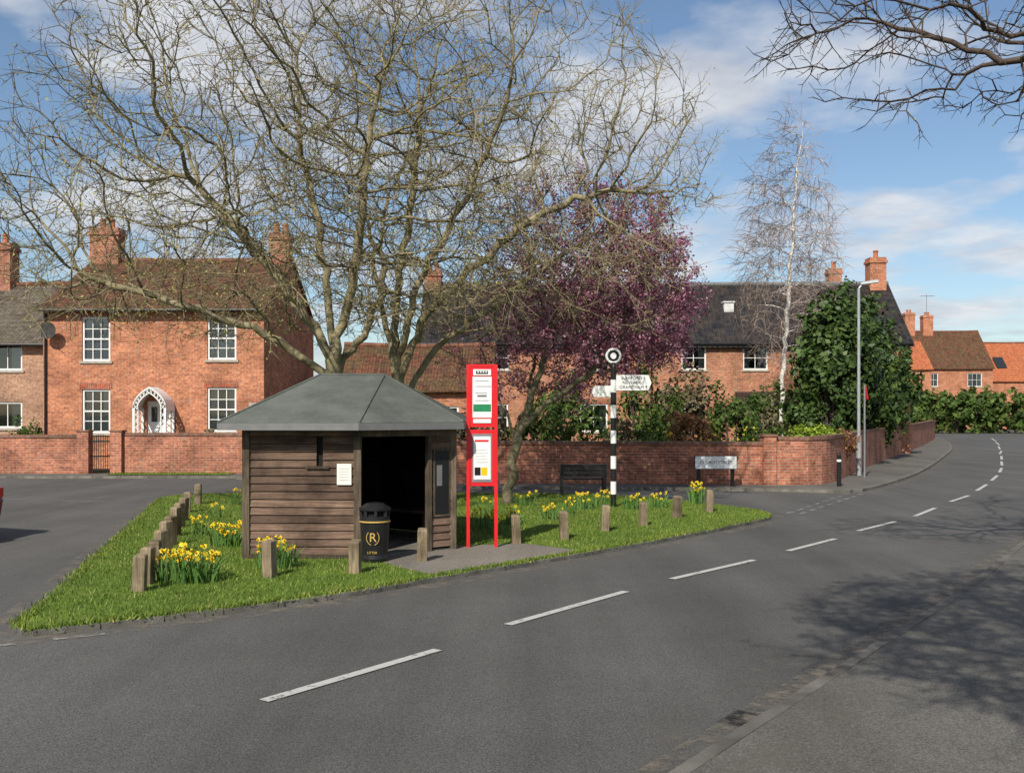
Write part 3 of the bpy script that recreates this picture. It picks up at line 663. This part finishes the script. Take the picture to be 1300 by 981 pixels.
for i in range(n):
    a,c=garch(i/n,.60,.80),garch((i+1)/n,.60,.80); b.slab([(a[0],-.95,a[1]),(c[0],-.95,c[1]),(c[0],0,c[1]),(a[0],0,a[1])],.05,WHITE)
    a2,c2=garch(i/n,.42,.58),garch((i+1)/n,.42,.58); b.cyl((a2[0],-.93,a2[1]),(c2[0],-.93,c2[1]),.02,.02,5,WHITE); b.cyl((a[0],-.93,a[1]),(c2[0],-.93,c2[1]),.014,.014,4,WHITE); b.cyl((a2[0],-.93,a2[1]),(c[0],-.93,c[1]),.014,.014,4,WHITE)
b.build('porch',H)
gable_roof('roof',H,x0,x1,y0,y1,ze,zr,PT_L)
b=MB(); chimney(b,-16.45,40.5,6.5,9.5,1.15,.75,BR_W,2); chimney(b,-9.4,40.5,6.5,9.3,.8,.75,BR_W,2); b.build('chimneys',H)
b=MB(); gutter(b,x0,x1,y0,ze); b.cyl((x0+.1,y0-.06,0),(x0+.1,y0-.06,ze-.15),.04,.04,8,BLACK); b.build('gutter',H)
D_=empty('satellite_dish',(-16.6,35.8,4.95)); b=MB()
for i in range(4):
    r0,r1=.075*i,.075*(i+1); n=16
    P=[(-16.6+r*math.cos(j*2*math.pi/n),35.62-(.5*r*r),4.98+r*math.sin(j*2*math.pi/n)) for r in (r0,r1) for j in range(n)]
    b.faces(P,[(j,(j+1)%n,n+(j+1)%n,n+j) for j in range(n)],IRON)
b.cyl((-16.6,35.62,4.95),(-16.6,36,4.85),.02,.02,6,GREYBOX); b.cyl((-16.6,35.6,4.7),(-16.5,35.2,4.9),.012,.012,5,GREYBOX); b.build('dish',D_)
b=MB(); b.box((-9.5,35.96,2.15),(-9.1,35.99,2.4),STONE); b.build('house_name_plaque')
H=empty('brick_house',(-26,38,0)); x0,x1,y0,y1,ze,zr=-27,-17.1,38,45.5,4.75,7.35
b=MB(); gables(b,x0,x1,y0,y1,ze,zr,BR_O); b.frame((x0,y0),(x1,y0)); ops=[(6.6,8.3,3.65,4.65),(6.6,8.3,1.45,2.45),(1.5,3,3.5,4.6),(1.5,3,1.4,2.5)]; b.wall(x1-x0,0,ze,ops,BR_O,.12)
b.build('walls',H); b=MB(); b.frame((x0,y0),(x1,y0))
for o in ops: window(b,*o,3,1,False)
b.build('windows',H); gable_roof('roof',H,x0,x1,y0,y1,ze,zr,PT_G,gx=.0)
b=MB(); chimney(b,-21.4,41.75,6.6,9.1,1.1,.8,BR_W,2); b.build('chimneys',H); b=MB(); gutter(b,x0,x1-.1,y0,ze); b.build('gutter',H)
H=empty('brick_house',(-4.6,50,0)); x0,x1,y0,y1,ze,zr=-4.6,20.0,50,56.5,5.62,8.85
b=MB(); gables(b,x0,x1,y0,y1,ze,zr,BR_R); b.frame((x0,y0),(x1,y0))
ops=[(u,u+1.25,4.2,5.4) for u in (3.2,8.2,13.1,16.2,21.5)]+[(u,u+1.4,1.1,2.5) for u in (3,8,12.6,19.2)]+[(16.2,17.2,0,2.2)]
b.wall(x1-x0,0,ze,ops,BR_R,.14)
for o in ops[:9]: b.box((o[0]-.1,-.006,o[3]),(o[1]+.1,.1,o[3]+.2),LINT)
b.build('walls',H); b=MB(); b.frame((x0,y0),(x1,y0))
for o in ops[:9]: window(b,*o,2,2,False)
b.box((16.2,.08,0),(17.2,.13,2.2),DARK); b.build('windows',H)
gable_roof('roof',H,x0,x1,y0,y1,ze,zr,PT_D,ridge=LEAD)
b=MB(); chimney(b,19.45,53.25,7.4,10.3,.85,.8,BR_L,1); chimney(b,17.6,54.5,7.4,9.9,.7,.7,BR_L,1); chimney(b,-4.2,53.25,7.4,9.6,.85,.8,BR_W,2); b.build('chimneys',H)
b=MB(); b.box((11.0,51.6,7.0),(11.5,52.1,7.75),PLAST); b.box((10.95,51.55,7.75),(11.55,52.15,7.82),PLAST); b.build('roof_vent',H)
b=MB(); gutter(b,x0,x1,y0,ze); b.cyl((x0+11.6,y0-.06,0),(x0+11.6,y0-.06,ze-.15),.045,.045,8,BLACK); b.build('gutter',H)
b=MB(); b.slab([(11.2,48.2,2.5),(15,48.2,2.5),(15,50,3.1),(11.2,50,3.1)],.1,PT_D)
for x in (11.3,13.1,14.9): b.box((x-.06,48.25,0),(x+.06,48.37,2.4),POSTW)
b.build('porch',H)
H=empty('brick_outbuilding',(-7,41,0)); x0,x1,y0,y1,ze,zr=-7.2,-.8,41,46,3.1,4.9
b=MB(); gables(b,x0,x1,y0,y1,ze,zr,BR_L); b.frame((x0,y0),(x1,y0)); ops=[(1.5,2.5,1.2,2.3),(4,5,1.2,2.3)]; b.wall(x1-x0,0,ze,ops,BR_L)
b.build('walls',H); b=MB(); b.frame((x0,y0),(x1,y0))
for o in ops: window(b,*o,2,2,False)
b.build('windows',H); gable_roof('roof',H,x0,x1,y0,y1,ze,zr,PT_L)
H=empty('brick_house',(50,118,0)); x0,x1,y0,y1,ze,zr=47.5,57,118,126,7.6,12.0
b=MB(); gables(b,x0,x1,y0,y1,ze,zr,BR_L); b.frame((x0,y0),(x1,y0)); ops=[(6.5,8.2,5.2,6.8),(1.5,3.0,5.2,6.8),(6.5,8.2,1.5,3.2)]; b.wall(x1-x0,0,ze,ops,BR_L)
b.build('walls',H); b=MB(); b.frame((x0,y0),(x1,y0))
for o in ops: window(b,*o,3,2,False)
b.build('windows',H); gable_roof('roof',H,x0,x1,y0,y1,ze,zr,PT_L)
b=MB(); chimney(b,48.6,122,10,14.3,1.2,1,BR_L,2); chimney(b,50.8,122,10,14.0,1.2,1,BR_L,2); b.build('chimneys',H)
b=MB(); b.cyl((50.8,122,14),(50.8,122,16.6),.03,.03,6,GREYBOX); b.cyl((50.0,122,16.4),(51.8,122,16.4),.02,.02,5,GREYBOX)
for i in range(6): b.cyl((50.1+i*.3,121.6,16.4),(50.1+i*.3,122.4,16.4),.015,.015,5,GREYBOX)
b.build('tv_aerial',H)
H=empty('brick_house',(44,112,0)); x0,x1,y0,y1,ze,zr=42.2,47.2,112,119,7.2,10.4
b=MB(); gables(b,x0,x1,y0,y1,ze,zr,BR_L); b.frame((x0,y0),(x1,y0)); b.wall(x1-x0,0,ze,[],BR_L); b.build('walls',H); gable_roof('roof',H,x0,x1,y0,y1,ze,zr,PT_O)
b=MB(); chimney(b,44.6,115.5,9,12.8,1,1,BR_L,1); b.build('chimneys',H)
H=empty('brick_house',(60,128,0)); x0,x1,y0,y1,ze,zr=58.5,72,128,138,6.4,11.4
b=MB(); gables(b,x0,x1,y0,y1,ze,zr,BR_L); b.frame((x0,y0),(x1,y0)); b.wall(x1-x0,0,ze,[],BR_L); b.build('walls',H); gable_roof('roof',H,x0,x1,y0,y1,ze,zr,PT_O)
b=MB(); b.slab([(63,129.3,8.05),(64.3,129.3,8.05),(64.3,130.6,9.4),(63,130.6,9.4)],.1,CARGL); b.build('skylight',H)
# ------------------------------------------------------------ brick garden walls
def gwall(name,line,h,h2=None,t=.24,cap=True,m=BR_W):
    b=MB(); n=len(line); h2=h2 or h; L_=[Vector(p) for p in line]
    ln=[0]
    for i in range(1,n): ln.append(ln[-1]+(L_[i]-L_[i-1]).length)
    off=[]
    for i in range(n):
        a=L_[max(i-1,0)]; c=L_[min(i+1,n-1)]; tt=(c-a).normalized(); off.append(Vector((-tt.y,tt.x)))
    H_=[h+(h2-h)*l/ln[-1]+random.uniform(-.012,.012) for l in ln]
    def hexa(i,o0,o1,za,zb,mm):
        P=[]
        for k in (i,i+1):
            for o in (o0,o1):
                q=L_[k]+off[k]*o; P+= [(q.x,q.y,za if za<=.01 else H_[k]+za-10),(q.x,q.y,H_[k]+zb-10)]
        b.faces(P,[(0,4,5,1),(6,2,3,7),(1,5,7,3),(0,2,6,4),(0,1,3,2),(4,6,7,5)],mm)
    for i in range(n-1):
        hexa(i,0,t,0,9.9,m)
        if cap: hexa(i,-.03,t+.03,9.9,10,COPE)
    return b.build(name)
gwall('brick_wall',[(-30,33.35),(-24,33.35),(-18,33.35),(-14.25,33.3)],1.30)
gwall('brick_wall',[(-13.25,33.3),(-11,33.3),(-9.0,33.3)],1.36)
gwall('brick_wall',[(-8.76,33.25),(-8.76,35.9)],1.36)
b=MB()
for x in (-14.3,-13.2): b.box((x-.19,33.15,0),(x+.19,33.53,1.40),BR_W); b.box((x-.22,33.12,1.40),(x+.22,33.56,1.45),COPE)
b.build('gate_pier')
b=MB(); b.box((-14.08,33.28,.1),(-13.42,33.32,.16),BLACK); b.box((-14.08,33.28,1.05),(-13.42,33.32,1.1),BLACK); b.box((-14.08,33.28,.55),(-13.42,33.32,.6),BLACK)
for i in range(9): b.cyl((-14.05+i*.075,33.3,.1),(-14.05+i*.075,33.3,1.2+.12*math.sin(i/8*math.pi)),.012,.012,6,BLACK)
b.build('garden_gate')
gwall('brick_wall',[(-6,28.95),(-3,28.8),(0,28.6),(3.5,28.4),(7.3,28.0)],1.22)
cv=smooth_line([(7.3,27.98),(8.1,27.95),(8.8,28.3),(9.5,29.3),(11.0,32.4),(13.15,37),(16.4,43.6),(19.6,50),(26.1,63.2),(34,80)],3)
gwall('brick_wall',cv,1.36,1.5)
b=MB(); b.box((7.05,27.85,0),(7.4,28.3,1.36),BR_W); b.box((7.02,27.82,1.36),(7.43,28.33,1.42),COPE); b.build('wall_pier')
# ------------------------------------------------------------ bus shelter
H=empty('bus_shelter',(-2.3,15.3,0)); ez=1.82
P=FP
def boards(b,p0,p1,z0,z1,m,ops=[],inner=False):
    l=b.frame(p0,p1); n=int(round((z1-z0)/.112)); h=(z1-z0)/n
    for i in range(n):
        za=z0+i*h; zb=za+h-.006; segs=[(0,l)]
        for (a,c,d,e) in ops:
            if za+h/2>d and za+h/2<e:
                ns=[]
                for s0,s1 in segs:
                    if a>s0: ns.append((s0,min(a,s1)))
                    if c<s1: ns.append((max(c,s0),s1))
                segs=ns
        for s0,s1 in segs:
            if s1-s0<.02: continue
            k0=random.uniform(-.004,.004); k1=random.uniform(-.004,.004)
            b.faces([(s0,-.028,za+k0),(s1,-.028,za+k1),(s1,.03,za),(s0,.03,za),(s0,-.006,zb),(s1,-.006,zb),(s1,.03,zb),(s0,.03,zb)],[(3,2,1,0),(4,5,6,7),(0,1,5,4),(1,2,6,5),(2,3,7,6),(3,0,4,7)],m)
    b.frame()
b=MB()
boards(b,P[0],P[1],.06,ez-.02,BOARD,[(.98,1.07,1.28,1.66)])
boards(b,(P[2][0]-.36,P[2][1]-.27),P[2],.06,ez-.02,BOARD,[(.08,.38,.5,1.5)])
boards(b,P[2],P[3],.06,ez-.02,BOARD,[(.25,1.2,.9,1.5)])
boards(b,P[3],P[4],.06,ez-.02,BOARD); boards(b,P[4],P[5],.06,ez-.02,BOARD); boards(b,P[5],P[0],.06,ez-.02,BOARD)
b.build('wall_boards',H)
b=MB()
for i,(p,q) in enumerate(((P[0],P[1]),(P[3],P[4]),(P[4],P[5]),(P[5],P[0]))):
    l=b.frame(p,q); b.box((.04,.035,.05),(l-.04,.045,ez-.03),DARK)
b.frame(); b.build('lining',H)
b=MB()
for p in P: b.box((p[0]-.05,p[1]-.05,0),(p[0]+.05,p[1]+.05,ez+.02),FRAMEW)
l=b.frame(P[1],P[2]); b.box((0,-.03,ez-.14),(l,.05,ez),FRAMEW); b.box((1.12,-.045,0),(1.18,.045,ez-.14),FRAMEW); b.frame(P[0],P[1])
b.box((0,-.045,.0),(1.55,-.0,.055),FRAMEW); b.box((.84,-.05,1.24),(1.16,-.0,1.275),FRAMEW)
b.frame(); b.prism([(-3.5,15.9),(-2.3,16.9),(-1.2,16.0),(-1.45,15.7),(-2.3,16.35),(-3.2,15.5)],.42,.46,BOARD)
for q in ((-3.2,15.8),(-2.3,16.6),(-1.4,15.95)): b.box((q[0]-.04,q[1]-.04,0),(q[0]+.04,q[1]+.04,.42),FRAMEW)
b.build('posts_and_bench',H)
b=MB(); b.prism(FP,-.02,.03,CONC); b.build('floor',H)
b=MB(); l=b.frame(P[1],P[2]); b.box((1.22,-.03,.5),(1.5,.0,1.5),FRAMEW); b.box((1.245,-.036,.54),(1.475,-.03,1.46),BLACK); b.box((1.27,-.040,.95),(1.36,-.036,1.25),LEAD)
b.frame(P[0],P[1]); b.box((1.27,-.046,1.02),(1.47,-.040,1.31),CREAM)
for i in range(5): b.box((1.30,-.0475,1.08+i*.04),(1.44,-.0462,1.086+i*.04),LEAD)
b.build('notices',H)
E=[(-3.98,13.47),(-2.06,13.40),(-.70,14.46),(-.66,16.45),(-2.25,17.55),(-4.2,16.5)]; R1=(-2.95,15.35,2.60); R2=(-1.98,15.45,2.60)
e3=[(p[0],p[1],ez+.06) for p in E]
b=MB(); T=[[e3[0],e3[1],R1],[e3[1],R2,R1],[e3[1],e3[2],R2],[e3[2],e3[3],R2],[e3[3],e3[4],R2],[e3[4],R1,R2],[e3[4],e3[5],R1],[e3[5],e3[0],R1]]
for t in T: b.slab(t,.03,FELT)
for a,c in ((e3[0],R1),(e3[1],R2),(e3[2],R2),(e3[3],R2),(R1,R2),(e3[4],R2),(e3[5],R1)):
    b.cyl(a,c,.022,.022,6,FELT)
for i in range(6):
    l=b.frame(E[i],E[(i+1)%6]); b.box((0,-.012,ez-.045),(l,.02,ez+.05),LEAD); b.box((0,.02,ez-.03),(l,.25,ez-.01),BOARD)
b.frame(); b.build('roof',H)
H=empty('litter_bin',(-1.86,13.5,0)); b=MB(); c=(-1.86,13.5)
prof=[(.0,.17),(.05,.185),(.1,.175),(.52,.2),(.54,.212),(.560,.212),(.57,.2),(.62,.2)]
for (z0,r0),(z1,r1) in zip(prof,prof[1:]): b.cyl((c[0],c[1],z0),(c[0],c[1],z1),r0,r1,28,GOLD if z0 in (.54,) else BLACK)
for k in range(8):
    a=k*math.pi/4+.2; b.box((c[0]+.185*math.cos(a)-.02,c[1]+.185*math.sin(a)-.02,.62),(c[0]+.185*math.cos(a)+.02,c[1]+.185*math.sin(a)+.02,.70),BLACK)
b.cyl((c[0],c[1],.70),(c[0],c[1],.73),.215,.215,28,BLACK); b.cyl((c[0],c[1],.73),(c[0],c[1],.79),.205,.12,28,BLACK); b.cyl((c[0],c[1],.79),(c[0],c[1],.80),.12,.05,28,BLACK); b.cyl((c[0],c[1],.6),(c[0],c[1],.69),.15,.15,20,DARK)
b.build('body',H,smooth=False); text('crest','R',.17,(-1.86,13.303,.34),-.05,GOLD,H)
b=MB()
for sx in (-1,1):
    for i in range(6):
        t0,t1=.3+i*.35,.3+(i+1)*.35; b.cyl((-1.86+sx*.085*math.sin(t0),13.305,.34-.10*math.cos(t0)),(-1.86+sx*.085*math.sin(t1),13.305,.34-.10*math.cos(t1)),.005,.005,5,GOLD)
b.build('crest_wreath',H); text('lettering','LITTER',.045,(-1.87,13.31,.14),-.05,GOLD,H)
# bus stop
H=empty('bus_stop_sign',(-.45,14.87,0)); b=MB(); b.frame((-.68,14.87),(-.215,14.90)); W=.465
for x in (0,W-.05): b.box((x,-.035,0),(x+.05,.035,2.70),RED)
b.box((0,-.03,2.70),(W,.03,2.735),RED)
b.box((.05,-.025,1.80),(W-.05,.025,2.70),RED); b.box((.05,-.02,.92),(W-.05,.02,1.76),RED)
b.box((.09,-.032,1.94),(W-.09,-.025,2.55),WHITE); b.box((.10,-.038,2.57),(W-.10,-.025,2.66),WHITE); b.box((.14,-.041,2.59),(.32,-.038,2.64),BLACK)
for x in (.16,.20,.24,.28): b.box((x,-.043,2.61),(x+.025,-.041,2.632),WHITE)
b.box((.10,-.035,2.03),(W-.10,-.032,2.14),GREEN_P); b.box((.10,-.035,1.86),(W-.10,-.025,1.92),WHITE)
for z,x in ((2.48,.2),(2.40,.24),(2.3,.18),(2.19,.2)): b.box((.13,-.034,z),(.13+x,-.0322,z+.010),LEAD)
b.box((.16,-.036,2.25),(.30,-.0325,2.28),LEAD)
b.box((.085,-.028,.98),(W-.085,-.02,1.70),GREYBOX); b.box((.105,-.034,1.02),(W-.105,-.028,1.66),WHITE)
b.box((.12,-.037,1.08),(.21,-.034,1.2),DARK); b.box((.22,-.037,1.08),(.31,-.034,1.2),DOR); b.box((.12,-.037,1.58),(.33,-.034,1.61),RED)
for i in range(5): b.box((.13,-.0365,1.27+i*.045),(.33-.02*(i%3),-.0345,1.276+i*.045),LEAD)
b.build('frame_and_panels',H,bevel=.004)
def bollard(x,y,h=.42,w_=.135,rz=None):
    b=MB(); b.M=Matrix.Translation((x,y,0))@Matrix.Rotation(rz if rz is not None else random.uniform(-.5,.5),4,'Z')@Matrix.Rotation(random.uniform(-.06,.06),4,'X')@Matrix.Rotation(random.uniform(-.06,.06),4,'Y')
    k=w_/2; z=h*random.uniform(.92,1.08)
    b.faces([(-k,-k,-.05),(k,-k,-.05),(k,k,-.05),(-k,k,-.05),(-k,-k,z-.02),(k,-k,z-.02),(k,k,z-.005),(-k,k,z-.005),(-k*.75,-k*.75,z),(k*.75,-k*.75,z),(k*.75,k*.75,z+.01),(-k*.75,k*.75,z+.01)],
     [(0,1,5,4),(1,2,6,5),(2,3,7,6),(3,0,4,7),(4,5,9,8),(5,6,10,9),(6,7,11,10),(7,4,8,11),(8,9,10,11)],POSTW)
    b.build('wooden_bollard',bevel=.006)
for p in [(-2.97,12.21),(-1.97,12.51),(-1.22,13.5),(.07,15.32),(.83,15.9),(1.58,16.97),(2.34,17.8),(3.17,19.15),(4.02,20.3)]: bollard(*p)
for p in [(-4.21,11.24),(-4.29,11.7),(-4.46,12.45),(-4.71,13.4),(-4.93,14.2),(-5.19,15.14),(-5.51,16.3),(-5.86,17.56),(-6.18,18.7),(-6.6,20.2),(-6.94,22)]: bollard(*p,.44)
# fingerpost
H=empty('fingerpost',(2.28,21.4,0)); b=MB(); x,y=2.18,21.4; n=11
for i in range(n): b.cyl((x,y,3.0*i/n),(x,y,3.0*(i+1)/n),.062,.062,14,BLACK if i%2==0 else WHITE)
b.cyl((x,y,3.0),(x,y,3.1),.07,.04,14,BLACK); b.build('post',H)
b=MB(); n=28; R,r=.145,.028
for i in range(n):
    a,c=2*math.pi*i/n,2*math.pi*(i+1)/n; b.cyl((x+R*math.cos(a),y,3.24+R*math.sin(a)),(x+R*math.cos(c),y,3.24+R*math.sin(c)),r,r,8,WHITE)
b.cyl((x,y-.012,3.24),(x,y+.012,3.24),.125,.125,28,BLACK); b.cyl((x,y-.018,3.24),(x,y+.018,3.24),.065,.065,20,WHITE); b.build('finial',H)
for nm,a0,ln,z,hh,rows in (('arm_right',.05,.76,2.50,.33,['SLEAFORD 2','NEWARK 7','GRANTHAM 9']),('arm_left',math.pi-.5,.45,2.36,.24,[])):
    b=MB(); b.M=Matrix.Translation((x,y,0))@Matrix.Rotation(a0,4,'Z')
    b.faces([(.06,-.015,z),(ln,-.015,z),(ln+.06,-.015,z+hh/2),(ln,-.015,z+hh),(.06,-.015,z+hh),(.06,.015,z),(ln,.015,z),(ln+.06,.015,z+hh/2),(ln,.015,z+hh),(.06,.015,z+hh)],
      [(0,1,2,3,4),(9,8,7,6,5),(0,5,6,1),(1,6,7,2),(2,7,8,3),(3,8,9,4),(4,9,5,0)],WHITE); b.build(nm,H)
    if nm=='arm_right':
        for i,tx in enumerate(rows): text('lettering',tx,.095,(x+.41*math.cos(a0)+.02,y+.41*math.sin(a0)-.02,z+hh-.065-i*.10),a0,BLACK,H)
H=empty('street_name_sign',(5.55,27.3,0)); b=MB()
for x in (5.12,6.05): b.box((x-.05,27.3,0),(x+.05,27.36,.84),BLACK)
b.box((5.0,27.25,.48),(6.16,27.30,.85),BLACK); b.box((5.015,27.24,.495),(6.145,27.25,.835),WHITE); b.build('board',H)
text('lettering','CHURCH STREET',.115,(5.58,27.235,.665),0,BLACK,H)
H=empty('park_bench',(1.75,24.2,0)); b=MB()
for x in (1.22,2.25): 
    b.box((x-.03,24.13,0),(x+.03,24.19,.78),BLACK); b.box((x-.03,24.6,0),(x+.03,24.66,.6),BLACK); b.box((x-.035,24.19,.57),(x+.035,24.68,.61),BLACK); b.box((x-.03,24.19,.33),(x+.03,24.6,.38),BLACK)
for z in (.48,.58,.68): b.box((1.17,24.11,z),(2.30,24.13,z+.09),BLACK)
for i in range(4): b.box((1.17,24.2+i*.115,.40),(2.30,24.3+i*.115,.43),BLACK)
b.build('frame_and_slats',H,bevel=.004)
H=empty('street_lamp',(11.25,32.3,0)); b=MB(); x,y=11.25,32.3
b.cyl((x,y,0),(x,y,1.3),.085,.085,16,GALV); b.cyl((x,y,1.3),(x,y,6.05),.055,.045,14,GALV)
b.cyl((x,y,6.05),(x+.12,y,6.2),.035,.03,10,GALV); b.build('column',H)
b=MB(); b.faces([(x+.05,y-.08,6.17),(x+.65,y-.11,6.24),(x+.65,y+.11,6.24),(x+.05,y+.08,6.17),(x+.08,y-.05,6.26),(x+.60,y-.07,6.35),(x+.60,y+.07,6.35),(x+.08,y+.05,6.26)],[(3,2,1,0),(4,5,6,7),(0,1,5,4),(1,2,6,5),(2,3,7,6),(3,0,4,7)],GALV); b.build('lantern',H,bevel=.02)
H=empty('warning_sign',(11.0,31,0)); b=MB(); x,y=11.05,31.2
b.cyl((x,y,0),(x,y,2.9),.03,.03,10,GREYBOX); b.M=Matrix.Translation((x,y,2.45))@Matrix.Rotation(math.radians(88),4,'Z')
b.faces([(-.25,-.045,0),(.25,-.045,0),(0,-.045,.44),(-.25,-.035,0),(.25,-.035,0),(0,-.035,.44)],[(0,1,2),(5,4,3),(0,3,4,1),(1,4,5,2),(2,5,3,0)],RED)
b.faces([(-.15,-.05,.06),(.15,-.05,.06),(0,-.05,.32)],[(0,1,2)],WHITE); b.build('post_and_triangle',H)
b=MB(); b.cyl((9.0,27.4,0),(9.0,27.4,.85),.06,.06,12,BLACK); b.cyl((9.0,27.4,.85),(9.0,27.4,.92),.07,.03,12,BLACK); b.cyl((9.0,27.4,.68),(9.0,27.4,.74),.063,.063,12,WHITE); b.build('traffic_bollard')
# ------------------------------------------------------------ parked car (mostly outside the view on the left)
CX=-10.62
H=empty('parked_car',(CX,15.9,RZ)); 
prof=[(-2.05,.32),(-2.1,.62),(-2.0,.84),(-1.2,.95),(-.62,1.36),(.75,1.42),(1.5,1.02),(2.0,.93),(2.1,.62),(2.05,.32)]
b=MB(); b.M=Matrix.Translation((CX,15.9,RZ)); n=len(prof)
def tum(z): return .82 if z<1.0 else .82-.17*(z-1.0)/.42
A=[(x,-tum(z),z) for x,z in prof]; B=[(x,tum(z),z) for x,z in prof]
b.faces(A+B,[tuple(range(n-1,-1,-1)),tuple(range(n,2*n))]+[(i,(i+1)%n,n+(i+1)%n,n+i) for i in range(n)],CARP); b.build('body',H,bevel=.06)
b=MB(); b.M=Matrix.Translation((CX,15.9,RZ))
for s_ in (-1,1):
    b.faces([(x,s_*(tum(z)+.006),z) for x,z in [(-1.0,1.0),(-.55,1.31),(.05,1.34),(.05,1.0)]],[(0,1,2,3)],CARGL); b.faces([(x,s_*(tum(z)+.006),z) for x,z in [(.12,1.0),(.12,1.34),(.68,1.36),(1.25,1.02)]],[(0,1,2,3)],CARGL)
b.faces([(-1.17,-.68,.99),(-1.17,.68,.99),(-.68,.6,1.34),(-.68,-.6,1.34)],[(0,1,2,3)],CARGL); b.faces([(1.46,-.68,1.06),(1.46,.68,1.06),(.85,.6,1.385),(.85,-.6,1.385)],[(0,1,2,3)],CARGL)
for y in (-.6,.6): b.box((2.02,y-.14,.68),(2.12,y+.14,.84),RED); b.box((-2.12,y-.14,.62),(-2.03,y+.14,.76),WHITE)
b.build('windows_and_lights',H)
b=MB(); b.M=Matrix.Translation((CX,15.9,RZ))
for x in (-1.3,1.3):
    for y in (-.78,.78): b.cyl((x,y-.1,.31),(x,y+.1,.31),.31,.31,24,TYRE); b.cyl((x,y-.11,.31),(x,y+.11,.31),.19,.19,16,GALV)
b.build('wheels',H)
print('done')
